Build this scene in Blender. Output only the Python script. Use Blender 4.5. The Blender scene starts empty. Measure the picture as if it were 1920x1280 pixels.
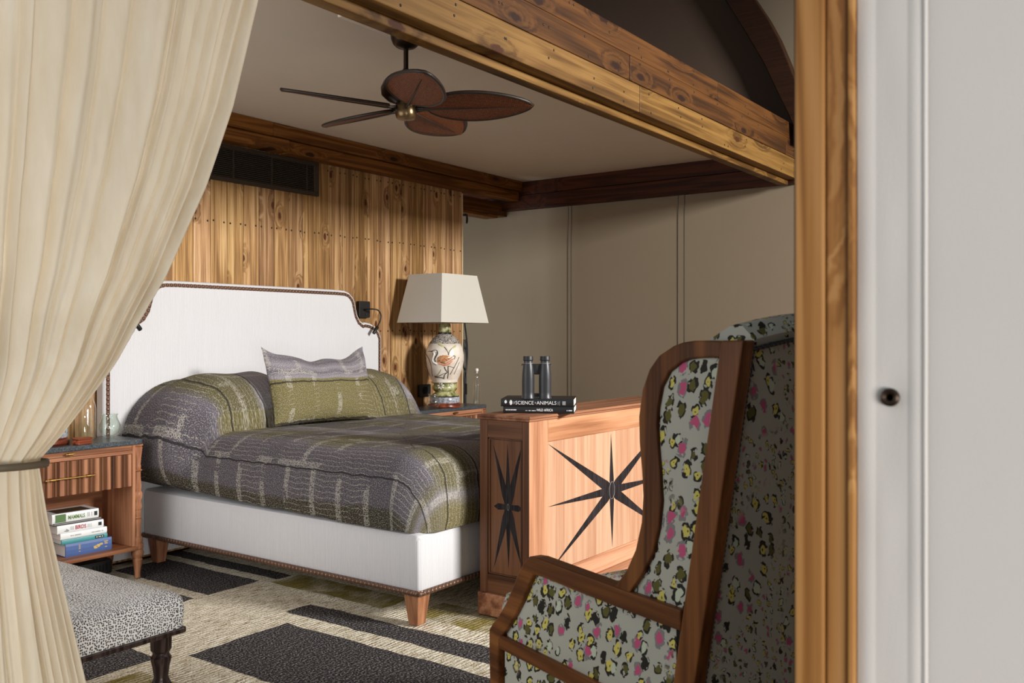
import bpy, bmesh, math, random
from math import sin, cos, pi, radians, sqrt, atan2
from mathutils import Vector, Matrix, noise as mnoise

random.seed(7)
SC = bpy.context.scene
COL = SC.collection
H = 1.25                                  # eye height

# ------------------------------------------------------------------ camera, world, lights, exposure
cam_d = bpy.data.cameras.new('camera')
cam_d.sensor_width = 36.0
cam_d.lens = 1725.0 / 1920.0 * 36.0
cam_d.shift_y = -10.0 / 1920.0
cam_d.clip_start = 0.02
cam_d.dof.use_dof = True
cam_d.dof.focus_distance = 4.6
cam_d.dof.aperture_fstop = 7.5
cam = bpy.data.objects.new('camera', cam_d)
cam.location = (0, 0, H)
cam.rotation_euler = (pi / 2, 0, radians(35.5 - 90))
COL.objects.link(cam)
SC.camera = cam

W = bpy.data.worlds.new('world')
SC.world = W
W.use_nodes = True
bg = W.node_tree.nodes['Background']
bg.inputs[0].default_value = (0.86, 0.93, 1.0, 1)
bg.inputs[1].default_value = 0.55


def area(name, loc, target, sx, sy, power, col=(1, 1, 1), spread=180):
    d = bpy.data.lights.new(name, 'AREA')
    d.shape = 'RECTANGLE'
    d.size, d.size_y = sx, sy
    d.energy = power
    d.color = col
    d.spread = radians(spread)
    o = bpy.data.objects.new(name, d)
    o.location = loc
    o.rotation_euler = (Vector(target) - Vector(loc)).to_track_quat('-Z', 'Y').to_euler()
    COL.objects.link(o)
    return o


# daylight through the tall window beyond the armchair, and the wide opening behind the camera
area('window_daylight', (4.40, -3.6, 3.1), (4.1, 2.6, 0.75), 1.1, 0.8, 720, (1.0, 0.985, 0.965))
area('deck_daylight', (-0.8, -2.9, 0.62), (1.7, 2.2, 0.75), 2.4, 1.1, 185, (1.0, 0.985, 0.965))
area('side_window_daylight', (0.1, 3.5, 1.5), (3.0, 3.5, 0.7), 2.2, 1.9, 38, (1.0, 0.995, 0.99))
# the dressing room behind the plank wall has daylight of its own
area('dressing_room_daylight', (4.7, 5.65, 1.45), (6.65, 4.85, 1.3), 0.5, 1.5, 21, (0.93, 0.97, 1.0))

VS = SC.view_settings
VS.view_transform = 'Standard'
VS.look = 'None'
VS.gamma = 1.0
VS.use_curve_mapping = False
VS.exposure = 0.0
SC.cycles.max_bounces = 10
SC.cycles.diffuse_bounces = 5
SC.cycles.glossy_bounces = 4
SC.cycles.transmission_bounces = 10
SC.cycles.transparent_max_bounces = 12
SC.cycles.caustics_reflective = False
SC.cycles.caustics_refractive = False
SC.cycles.use_denoising = True

# ------------------------------------------------------------------ material helpers


def srgb(r, g, b):
    f = lambda c: c / 12.92 if c <= 0.04045 else ((c + 0.055) / 1.055) ** 2.4
    return (f(r / 255.0), f(g / 255.0), f(b / 255.0), 1.0)


class M:
    """one material and short cuts to build its nodes"""

    def __init__(s, name, rough=0.6, metal=0.0, spec=0.5):
        s.m = bpy.data.materials.new(name)
        s.m.use_nodes = True
        s.nt = s.m.node_tree
        s.b = s.nt.nodes['Principled BSDF']
        s.out = s.nt.nodes['Material Output']
        s.b.inputs['Roughness'].default_value = rough
        s.b.inputs['Metallic'].default_value = metal
        s.b.inputs['Specular IOR Level'].default_value = spec

    def put(s, sock, v):
        if isinstance(v, bpy.types.NodeSocket):
            s.nt.links.new(v, sock)
        else:
            if isinstance(v, tuple) and len(v) == 3 and sock.type == 'RGBA':
                v = v + (1.0,)
            sock.default_value = v

    def n(s, t, ins=None, **props):
        nd = s.nt.nodes.new(t)
        for k, v in props.items():
            setattr(nd, k, v)
        for k, v in (ins or {}).items():
            s.put(nd.inputs[k], v)
        return nd

    def math(s, op, a, b=None, c=None):
        ins = {0: a}
        if b is not None:
            ins[1] = b
        if c is not None:
            ins[2] = c
        return s.n('ShaderNodeMath', ins, operation=op).outputs[0]

    def mix(s, f, a, b, blend='MIX'):
        nd = s.n('ShaderNodeMix', {0: f, 6: a, 7: b}, data_type='RGBA', blend_type=blend)
        return nd.outputs[2]

    def ramp(s, f, stops, interp='LINEAR'):
        nd = s.n('ShaderNodeValToRGB', {0: f})
        cr = nd.color_ramp
        cr.interpolation = interp
        while len(cr.elements) < len(stops):
            cr.elements.new(0.5)
        for e, (p, c) in zip(cr.elements, sorted(stops, key=lambda q: q[0])):
            e.position = p
            e.color = c if isinstance(c, tuple) else (c, c, c, 1)
        return nd.outputs[0]

    def coord(s, kind='Object'):
        return s.n('ShaderNodeTexCoord').outputs[kind]

    def vmap(s, vec, scale=(1, 1, 1), loc=(0, 0, 0), rot=(0, 0, 0)):
        return s.n('ShaderNodeMapping', {'Vector': vec, 'Scale': scale, 'Location': loc, 'Rotation': rot}).outputs[0]

    def noise(s, vec, scale=5.0, detail=3.0, rough=0.5, dist=0.0):
        return s.n('ShaderNodeTexNoise', {'Vector': vec, 'Scale': scale, 'Detail': detail, 'Roughness': rough, 'Distortion': dist}).outputs[0]

    def voro(s, vec, scale=5.0, feature='F1', rnd=1.0):
        return s.n('ShaderNodeTexVoronoi', {'Vector': vec, 'Scale': scale, 'Randomness': rnd}, feature=feature)

    def sep(s, vec):
        return s.n('ShaderNodeSeparateXYZ', {0: vec}).outputs

    def comb(s, x, y, z):
        return s.n('ShaderNodeCombineXYZ', {0: x, 1: y, 2: z}).outputs[0]

    def vadd(s, a, b):
        return s.n('ShaderNodeVectorMath', {0: a, 1: b}, operation='ADD').outputs[0]

    def bump(s, h, strength=0.3, dist=0.002):
        s.put(s.b.inputs['Normal'], s.n('ShaderNodeBump', {'Height': h, 'Strength': strength, 'Distance': dist}).outputs[0])

    def color(s, c):
        s.put(s.b.inputs['Base Color'], c)
        return s

    def rand(s):
        return s.n('ShaderNodeObjectInfo').outputs['Random']


def plain(name, c, rough=0.5, metal=0.0, spec=0.5, var=0.06, scale=30.0):
    m = M(name, rough, metal, spec)
    n = m.noise(m.coord(), scale, 3)
    dark = tuple(x * (1 - var * 2) for x in c[:3]) + (1,)
    light = tuple(min(1, x * (1 + var * 2)) for x in c[:3]) + (1,)
    m.color(m.mix(n, dark, light))
    return m.m


def wood(name, axis, dark, mid, light, rough=0.45, across=9.0, along=0.55, knots=0.0, tint=0.25, knot_col=None, ring=16.0, bump=0.12, spec=0.22, kst=3.1, finew=0.55, nax='y', con=1.0):
    """grain runs along the given axis of the object's own coordinates"""
    m = M(name, rough, 0, spec)
    r = m.rand()
    off = m.comb(m.math('MULTIPLY', r, 17.3), m.math('MULTIPLY', r, 41.7), m.math('MULTIPLY', r, 29.1))
    p = m.vadd(m.coord(), off)
    sc = [across, across, across]
    sc['xyz'.index(axis)] = along
    q = m.vmap(p, tuple(sc))
    kmask = None
    if knots > 0:
        xyz = m.sep(p)
        ac = [a for a in 'xyz' if a not in (axis, nax)] or ['x']
        kq = m.comb(m.math('MULTIPLY', xyz['xyz'.index(axis)], knots), m.math('MULTIPLY', xyz['xyz'.index(ac[0])], knots * kst), 0.0)
        kv = m.n('ShaderNodeTexVoronoi', {'Vector': kq, 'Scale': 1.0, 'Randomness': 1.0}, feature='F1', voronoi_dimensions='2D')
        kd = m.math('ADD', kv.outputs['Distance'], m.math('MULTIPLY', m.math('SUBTRACT', m.noise(p, 45, 2), 0.5), 0.05))
        near = m.math('SUBTRACT', 1.0, m.n('ShaderNodeMapRange', {0: kd, 1: 0.03, 2: 0.26}, interpolation_type='SMOOTHSTEP').outputs[0])
        kmask = m.math('SUBTRACT', 1.0, m.n('ShaderNodeMapRange', {0: kd, 1: 0.04, 2: 0.07}, interpolation_type='SMOOTHSTEP').outputs[0])
        q = m.vadd(q, m.comb(m.math('MULTIPLY', near, 0.8), m.math('MULTIPLY', near, 0.8), m.math('MULTIPLY', near, 0.8)))
    n1 = m.noise(q, 1.0, 2.5, 0.5, 0.5)
    rings = m.math('SINE', m.math('MULTIPLY', n1, ring * 2.4))
    rings = m.math('MULTIPLY_ADD', rings, 0.5, 0.5)
    f = [120.0] * 3
    f['xyz'.index(axis)] = 3.0
    fine = m.noise(m.vmap(p, tuple(f)), 1.0, 3, 0.6)
    f2 = [38.0] * 3
    f2['xyz'.index(axis)] = 0.9
    streak = m.noise(m.vmap(q, tuple(a / b for a, b in zip(f2, sc))), 1.0, 2, 0.55)
    tone = m.math('ADD', m.math('MULTIPLY', rings, (1 - finew) * 0.75), m.math('MULTIPLY', m.math('ADD', m.math('MULTIPLY', fine, 0.6), m.math('MULTIPLY', streak, 0.4)), finew + (1 - finew) * 0.25))
    w_ = 0.22 / con
    c = m.ramp(tone, [(0.5 - w_, dark), (0.5, mid), (0.5 + w_, light)])
    blot = m.noise(q, 0.35, 2)
    c = m.mix(m.math('MULTIPLY', blot, 0.35), c, mid)
    tv = m.math('MULTIPLY_ADD', m.math('SUBTRACT', r, 0.5), tint * 2, 1.0)
    c = m.mix(1.0, c, m.n('ShaderNodeCombineColor', {0: tv, 1: m.math('POWER', tv, 1.12), 2: m.math('MULTIPLY', m.math('POWER', tv, 1.3), m.math('MULTIPLY_ADD', m.math('FRACT', m.math('MULTIPLY', r, 7.31)), tint * 1.2, 1 - tint * 0.6))}).outputs[0], 'MULTIPLY')
    if kmask is not None:
        c = m.mix(m.math('MULTIPLY', near, 0.35), c, dark)
        c = m.mix(kmask, c, knot_col or tuple(x * 0.35 for x in dark[:3]) + (1,))
    m.color(c)
    m.bump(tone, bump, 0.002)
    return m.m


PINE_D, PINE_M, PINE_L = srgb(116, 82, 50), srgb(168, 128, 84), srgb(206, 170, 124)
MAT = {}
MAT['plank'] = wood('weathered_pine_plank', 'z', PINE_D, PINE_M, PINE_L, 0.65, 14, 0.5, knots=2.3, tint=0.24, knot_col=srgb(84, 44, 20), ring=9, kst=1.9, finew=0.75, con=1.5)
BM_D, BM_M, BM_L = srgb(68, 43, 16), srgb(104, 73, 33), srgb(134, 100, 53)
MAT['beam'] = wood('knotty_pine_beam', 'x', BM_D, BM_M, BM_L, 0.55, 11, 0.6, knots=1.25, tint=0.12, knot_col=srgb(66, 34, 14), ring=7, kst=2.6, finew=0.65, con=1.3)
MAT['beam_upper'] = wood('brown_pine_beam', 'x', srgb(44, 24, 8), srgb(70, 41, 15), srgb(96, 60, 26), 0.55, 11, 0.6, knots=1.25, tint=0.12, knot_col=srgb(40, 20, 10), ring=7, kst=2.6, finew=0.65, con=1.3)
MAT['trim_x'] = wood('shade_toned_pine_trim_x', 'x', srgb(78, 44, 14), srgb(108, 66, 24), srgb(134, 88, 40), 0.5, 9, 0.5, knots=1.3, tint=0.12)  # pine darkened in colour for the weak light under the ceiling
MAT['trim_y'] = wood('dark_pine_trim_y', 'y', srgb(40, 17, 7), srgb(62, 28, 12), srgb(82, 40, 18), 0.5, 9, 0.5, knots=1.3, tint=0.12)  # cornice boards in a dark red-brown tone
MAT['post'] = wood('pine_post', 'z', srgb(116, 74, 34), srgb(154, 108, 58), srgb(174, 130, 80), 0.5, 8, 0.5, knots=0.8, tint=0.1, nax='x')
MAT['rib'] = wood('dark_rafter', 'y', srgb(30, 16, 9), srgb(48, 27, 15), srgb(66, 38, 22), 0.5, 8, 8.0, ring=1.5, finew=0.9)
WN = dict(dark=srgb(90, 54, 36), mid=srgb(144, 94, 66), light=srgb(184, 132, 98))
for ax in 'xyz':
    MAT['walnut_' + ax] = wood('walnut_' + ax, ax, WN['dark'], WN['mid'], WN['light'], 0.42, 9, 0.5, tint=0.1, ring=7, finew=0.6)
for ax in 'xyz':
    MAT['chairwood_' + ax] = wood('chair_walnut_' + ax, ax, srgb(66, 34, 14), srgb(106, 62, 28), srgb(136, 86, 44), 0.38, 9, 0.6, tint=0.08, ring=9)
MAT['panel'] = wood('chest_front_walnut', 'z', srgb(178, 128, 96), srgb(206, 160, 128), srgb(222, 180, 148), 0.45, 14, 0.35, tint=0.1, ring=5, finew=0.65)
MAT['front_x'] = wood('chest_front_rail_lit_walnut', 'x', srgb(140, 88, 58), srgb(188, 132, 97), srgb(214, 162, 126), 0.42, 9, 0.5, tint=0.08, ring=7, finew=0.55)  # front rails and stiles: walnut lightened in colour, as if brightly lit
MAT['front_z'] = wood('chest_front_stile_lit_walnut', 'z', srgb(146, 94, 64), srgb(192, 138, 104), srgb(214, 164, 130), 0.42, 9, 0.5, tint=0.08, ring=6, finew=0.65)
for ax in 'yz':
    MAT['end_' + ax] = wood('chest_end_shaded_walnut_' + ax, ax, srgb(60, 34, 20), srgb(96, 60, 38), srgb(126, 84, 56), 0.4, 9, 0.5, tint=0.08, ring=7, finew=0.6)  # same walnut, with the shade on the chest end put into its colour
MAT['inlay'] = wood('ebony_inlay', 'z', srgb(22, 18, 18), srgb(38, 32, 33), srgb(54, 48, 50), 0.65, 30, 1.2, tint=0.0, spec=0.15)
MAT['ebony'] = wood('dark_stained_turned_wood', 'z', srgb(24, 16, 14), srgb(46, 34, 30), srgb(78, 62, 56), 0.3, 20, 1.0, tint=0.0)


def canvas(name, c, weave=0.25, rough=0.85, scale=600):
    m = M(name, rough, 0, 0.2)
    p = m.coord()
    big = m.noise(p, 1.6, 4, 0.6)
    col = m.mix(big, tuple(x * 0.94 for x in c[:3]) + (1,), tuple(min(1, x * 1.05) for x in c[:3]) + (1,))
    m.color(col)
    w = m.noise(p, scale, 2)
    m.bump(m.math('ADD', w, m.math('MULTIPLY', m.noise(p, 2.5, 3), 6.0)), weave, 0.001)
    return m.m


MAT['canvas'] = canvas('tent_canvas', srgb(138, 124, 104))
MAT['canvas_near'] = canvas('near_canvas', srgb(190, 186, 180), 0.35)
MAT['ceiling'] = canvas('ceiling_canvas', srgb(206, 196, 182), 0.2)
MAT['roof_shade'] = canvas('shade_brown_roof_canvas', srgb(92, 76, 64), 0.3)  # canvas given a dark brown that stands for shade above the alcove
MAT['white_board'] = plain('white_board', srgb(224, 216, 204), 0.6)
MAT['stitch'] = canvas('seam_canvas', srgb(104, 98, 90))
MAT['floor'] = wood('floor_boards', 'x', srgb(60, 40, 24), srgb(92, 62, 38), srgb(120, 84, 54), 0.5)
MAT['nail'] = plain('dark_nail_head', srgb(44, 32, 24), 0.5, 0.4)
MAT['gap'] = plain('dark_batten', srgb(40, 28, 18), 0.8)
MAT['edge'] = plain('cream_edge_strip', srgb(214, 192, 150), 0.6)
MAT['black_metal'] = plain('black_powder_coated_metal', srgb(30, 28, 27), 0.45, 0.3)
MAT['grille'] = plain('bronze_grille', srgb(58, 47, 36), 0.5, 0.3)
MAT['louvre'] = plain('bronze_louvre', srgb(74, 60, 44), 0.45, 0.2)
MAT['void'] = plain('duct_interior', srgb(8, 7, 6), 0.9)
MAT['brass'] = plain('aged_brass', srgb(186, 150, 88), 0.32, 1.0)
MAT['bronze'] = plain('dark_bronze', srgb(52, 40, 30), 0.35, 0.75)
MAT['bronze_bright'] = plain('antique_bronze', srgb(108, 88, 60), 0.3, 0.85)
MAT['stud'] = plain('bronze_upholstery_nail', srgb(120, 92, 76), 0.35, 0.6)
MAT['chrome'] = plain('brushed_steel', srgb(150, 150, 150), 0.25, 1.0)


def glass(name, tint=(0.985, 0.995, 0.99, 1), gain=1.0):
    """thin-walled glass: clear, with reflections that grow towards grazing angles"""
    m = M(name, 0.0)
    fc_ = m.n('ShaderNodeLayerWeight', {'Blend': 0.5}).outputs['Facing']
    fr = m.math('MULTIPLY_ADD', m.math('POWER', fc_, 3.5), 0.8, 0.045)
    tp = m.n('ShaderNodeBsdfTransparent', {0: tint})
    gl = m.n('ShaderNodeBsdfGlossy', {'Color': (1, 1, 1, 1), 'Roughness': 0.02})
    mx = m.n('ShaderNodeMixShader', {0: m.math('MULTIPLY', fr, gain), 1: tp.outputs[0], 2: gl.outputs[0]})
    m.nt.links.new(mx.outputs[0], m.out.inputs[0])
    return m.m


MAT['glass'] = glass('clear_glass')
MAT['glass_green'] = glass('greenish_glass', (0.95, 0.98, 0.955, 1))
MAT['water'] = glass('water', (0.975, 0.99, 0.99, 1), 0.7)


def ribbed(name, c, freq=165.0):
    """upholstery with fine vertical ribs"""
    m = M(name, 0.8, 0, 0.25)
    p = m.coord()
    x, y, z = m.sep(p)
    u = m.math('ADD', m.math('ADD', x, y), m.math('MULTIPLY', m.noise(m.vmap(p, (8, 8, 1.5)), 3, 2), 0.006))
    w = m.math('SINE', m.math('MULTIPLY', u, freq * 2 * pi))
    w = m.math('MULTIPLY_ADD', w, 0.5, 0.5)
    streak = m.noise(m.vmap(p, (260, 260, 5)), 1.0, 2)
    dark = tuple(q * 0.84 for q in c[:3]) + (1,)
    m.color(m.mix(m.math('MULTIPLY_ADD', streak, 0.5, m.math('MULTIPLY', w, 0.45)), dark, c))
    m.bump(m.math('ADD', w, m.math('MULTIPLY', streak, 0.6)), 0.5, 0.0022)
    return m.m


MAT['bedcloth'] = ribbed('off_white_ribbed_upholstery', srgb(222, 220, 221), 120.0)


def make_curtain_mat():
    m = M('sheer_curtain', 0.85, 0, 0.15)
    p = m.coord()
    blot = m.noise(m.vmap(p, (14, 14, 3)), 1.5, 4, 0.6)
    c = m.mix(blot, srgb(220, 205, 176), srgb(244, 235, 217))
    m.color(c)
    weave = m.noise(p, 700, 1)
    m.bump(m.math('ADD', weave, m.math('MULTIPLY', blot, 2)), 0.15, 0.001)
    tr = m.n('ShaderNodeBsdfTranslucent', {0: c})
    mx = m.n('ShaderNodeMixShader', {0: 0.24, 1: m.b.outputs[0], 2: tr.outputs[0]})
    tp = m.n('ShaderNodeBsdfTransparent')
    mx2 = m.n('ShaderNodeMixShader', {0: 0.03, 1: mx.outputs[0], 2: tp.outputs[0]})
    m.nt.links.new(mx2.outputs[0], m.out.inputs[0])
    return m.m


MAT['curtain'] = make_curtain_mat()
MAT['tieback'] = plain('olive_leather_strap', srgb(96, 84, 66), 0.5)


def make_coverlet(name, mode):
    """woven bedspread: bands of purple grey, olive and lavender with pale wavy stitch rows. uv in metres:
    u along the bed, v across it"""
    m = M(name, 0.85, 0, 0.2)
    uv = m.coord('UV')
    u, v, _ = m.sep(uv)
    warp = m.math('MULTIPLY', m.math('SUBTRACT', m.noise(m.vmap(uv, (2.2, 2.2, 1)), 1, 2), 0.5), 0.09)
    vw = m.math('ADD', v, warp)
    uw = m.math('ADD', u, warp)
    PUR, PUR2, OLV, OLD, LAV, OLY = srgb(82, 76, 82), srgb(102, 96, 104), srgb(96, 89, 52), srgb(52, 46, 25), srgb(146, 140, 146), srgb(114, 104, 54)
    if mode == 'bed':
        f = m.math('MULTIPLY_ADD', vw, 1 / 2.6, 0.5)
        st = [(-1.3, OLD), (-1.08, OLD), (-1.06, PUR), (-0.83, PUR), (-0.76, PUR2), (-0.72, OLV), (-0.50, OLV), (-0.46, LAV),
              (-0.25, LAV), (-0.21, PUR), (-0.03, PUR), (0.0, OLV), (0.18, OLY), (0.22, LAV), (0.34, LAV), (0.38, OLY), (0.70, OLV), (0.74, LAV), (0.82, PUR2), (0.88, PUR), (1.06, PUR), (1.08, OLD)]
        base = m.ramp(f, [((a + 1.3) / 2.6, c) for a, c in st])
        g = m.math('MULTIPLY_ADD', uw, 1 / 3.0, -0.6)
        # bands across the bed: the foot drop is olive, a lavender corner, then alternating patches
        g = m.math('DIVIDE', m.math('SUBTRACT', uw, 2.2), 2.6)
        st2 = [(2.2, OLY), (2.40, OLY), (2.46, LAV), (2.50, OLV), (2.72, OLV), (2.78, PUR), (3.1, PUR), (3.16, OLV), (3.34, OLV), (3.4, PUR2), (3.62, PUR), (3.7, OLV), (3.95, PUR2), (4.05, OLY), (4.3, OLV), (4.4, PUR), (4.7, PUR)]
        base2 = m.ramp(g, [((a - 2.2) / 2.6, c) for a, c in st2])
        foot = m.n('ShaderNodeMapRange', {0: u, 1: 2.56, 2: 2.50}).outputs[0]
        topm = m.math('LESS_THAN', m.math('ABSOLUTE', v), 0.78)
        away = m.math('LESS_THAN', u, 4.08)
        k = m.math('MULTIPLY', m.math('MULTIPLY', topm, away), 0.62)
        k = m.math('MAXIMUM', k, m.math('MULTIPLY', foot, 0.75))
        base = m.mix(k, base, base2)
    else:
        f = v
        st = [(0.0, OLY), (0.60, OLY), (0.63, LAV), (0.72, PUR2), (0.8, LAV), (0.9, PUR2), (1.0, LAV)]
        base = m.ramp(m.math('ADD', f, m.math('MULTIPLY', warp, 0.4)), st)
    big = m.noise(m.vmap(uv, (3.0, 5.0, 1)), 1, 3)
    base = m.mix(m.math('MULTIPLY', big, 0.25), base, PUR)
    # pale stitch rows, in blocks
    sc = 1.0 if mode == 'bed' else 0.42
    su, sv = (u, v) if mode == 'bed' else (m.math('MULTIPLY', u, 0.78), m.math('MULTIPLY', v, 0.42))
    wav = m.math('MULTIPLY', m.math('SUBTRACT', m.noise(m.comb(m.math('MULTIPLY', su, 16), m.math('MULTIPLY', sv, 5), 0.0), 1, 3), 0.5), 0.036)
    row = m.math('FRACT', m.math('MULTIPLY', m.math('ADD', sv, wav), 38.0))
    line = m.math('LESS_THAN', row, 0.14)
    blk = m.n('ShaderNodeTexBrick', {'Vector': m.comb(su, sv, 0.0), 'Color1': (0.1, 0.1, 0.1, 1), 'Color2': (1, 1, 1, 1), 'Mortar': (0.95, 0.95, 0.95, 1), 'Scale': 1.0, 'Mortar Size': 0.020,
                                     'Mortar Smooth': 0.4, 'Bias': 0.0, 'Brick Width': 0.175, 'Row Height': 0.30})
    bmask = m.math('GREATER_THAN', m.math('ADD', blk.outputs['Color'], m.math('MULTIPLY', m.noise(m.comb(su, sv, 0.0), 9, 2), 0.5)), 0.72)
    brk = m.math('GREATER_THAN', m.noise(m.comb(m.math('MULTIPLY', su, 120), m.math('MULTIPLY', sv, 240), 0.0), 1, 2), 0.46)
    stitch = m.math('MULTIPLY', m.math('MULTIPLY', line, bmask), brk)
    spk = m.noise(m.comb(m.math('MULTIPLY', su, 170), m.math('MULTIPLY', sv, 240), 0.0), 1, 2, 0.6)
    speck = m.math('GREATER_THAN', spk, 0.57)
    crk = m.voro(m.comb(m.math('MULTIPLY', su, 75), m.math('MULTIPLY', sv, 105), 0.0), 1.0, 'DISTANCE_TO_EDGE').outputs['Distance']
    mort = m.math('MULTIPLY', m.math('MULTIPLY', blk.outputs['Fac'], m.math('LESS_THAN', crk, 0.13)), m.math('GREATER_THAN', m.noise(m.comb(su, sv, 0.3), 4.5, 2), 0.46))
    pale = m.mix(0.6, base, srgb(206, 202, 196))
    c = m.mix(m.math('MULTIPLY', speck, 0.55), base, pale)
    c = m.mix(m.math('MULTIPLY', mort, 0.42), c, srgb(196, 190, 178))
    c = m.mix(m.math('MULTIPLY', stitch, 0.42), c, srgb(196, 190, 172))
    dk = m.math('LESS_THAN', m.math('FRACT', m.math('MULTIPLY', m.math('ADD', sv, m.math('MULTIPLY', wav, 0.6)), 4.3)), 0.04)
    c = m.mix(m.math('MULTIPLY', dk, 0.8), c, srgb(34, 30, 32))
    c = m.mix(m.math('MULTIPLY', m.math('LESS_THAN', spk, 0.40), 0.3), c, srgb(34, 31, 30))
    m.color(c)
    m.bump(m.math('ADD', spk, m.math('MULTIPLY', stitch, 0.8)), 0.5, 0.003)
    return m.m


MAT['coverlet'] = make_coverlet('woven_coverlet', 'bed')
MAT['cushion'] = make_coverlet('woven_cushion', 'cushion')


def make_leopard(name, scale, fine=0.35, k=1.0):
    m = M(name, 0.75, 0, 0.3)
    p0 = m.coord()
    wob = m.n('ShaderNodeTexNoise', {'Vector': p0, 'Scale': 60.0, 'Detail': 1.0}).outputs[1]
    p = m.vadd(p0, m.n('ShaderNodeVectorMath', {0: m.n('ShaderNodeVectorMath', {0: wob, 1: (0.5, 0.5, 0.5)}, operation='SUBTRACT').outputs[0], 3: 0.016}, operation='SCALE').outputs[0])
    px, py, pz = m.sep(p)
    flat = m.comb(m.math('ADD', px, py), m.math('ADD', pz, m.math('MULTIPLY', m.math('SUBTRACT', px, py), 0.4)), 0.0)
    bgc = srgb(176, 176, 164)

    def layer(c, sc, seed, grow):
        v = m.n('ShaderNodeTexVoronoi', {'Vector': m.vmap(flat, (sc, sc * 0.82, 1), (seed, seed * 1.7, 0)), 'Scale': 1.0, 'Randomness': 0.8}, feature='F1', voronoi_dimensions='2D')
        d = v.outputs['Distance']
        r = m.sep(v.outputs['Color'])[0]
        r2 = m.sep(v.outputs['Color'])[1]
        d = m.math('DIVIDE', d, m.math('MULTIPLY_ADD', r2, 0.45 * grow, 0.72 * grow))
        YE, PK, OL, BK, PL = srgb(206, 194, 100), srgb(190, 84, 122), srgb(92, 88, 40), srgb(34, 32, 26), srgb(190, 200, 178)
        inner = m.ramp(r, [(0.0, YE), (0.38, PK), (0.58, OL), (0.76, BK), (0.88, PL)], 'CONSTANT')
        ringc = m.ramp(r, [(0.0, BK), (0.38, srgb(128, 126, 126)), (0.58, BK)], 'CONSTANT')
        brk = m.math('GREATER_THAN', m.noise(p, sc * 2.6, 1), 0.44)
        ring = m.math('MULTIPLY', m.math('LESS_THAN', d, 0.41 * k), brk)
        c = m.mix(ring, c, ringc)
        c = m.mix(m.math('LESS_THAN', d, 0.255 * k), c, inner)
        dot = m.math('MULTIPLY', m.math('LESS_THAN', d, 0.06), m.math('LESS_THAN', r, 0.38))
        return m.mix(dot, c, BK)

    small = layer(bgc, scale * 2.0, 3.3, 0.85)
    large = layer(bgc, scale, 9.1, 1.0)
    area_ = m.n('ShaderNodeMapRange', {0: m.noise(m.vmap(p0, (1, 1, 1), (4.2, 1.1, 2.0)), 3.1, 1), 1: fine - 0.01, 2: fine + 0.01}).outputs[0]
    m.color(m.mix(area_, small, large))
    m.bump(m.noise(p0, 900, 1), 0.1, 0.001)
    return m.m


MAT['leopard'] = make_leopard('leopard_print_fabric', 26.0, 0.47, 1.08)
MAT['leopard_back'] = make_leopard('leopard_print_fabric_back', 29.0, 0.52, 0.9)


def make_dot():
    m = M('spotted_hide_fabric', 0.6, 0, 0.4)
    p = m.coord()
    px_, py_, pz_ = m.sep(p)
    v = m.n('ShaderNodeTexVoronoi', {'Vector': m.comb(px_, m.math('ADD', py_, pz_), 0.0), 'Scale': 140.0, 'Randomness': 0.65}, feature='F1', voronoi_dimensions='2D')
    d = m.math('ADD', v.outputs['Distance'], m.math('MULTIPLY', m.math('SUBTRACT', m.noise(p, 12, 3), 0.5), 0.25))
    spot = m.math('LESS_THAN', d, 0.33)
    big = m.noise(p, 5, 3)
    c = m.mix(big, srgb(202, 199, 195), srgb(236, 234, 230))
    c = m.mix(spot, c, srgb(44, 38, 38))
    m.color(c)
    m.bump(m.math('SUBTRACT', 1.0, d), 0.4, 0.002)
    return m.m


MAT['dotted'] = make_dot()


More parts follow.
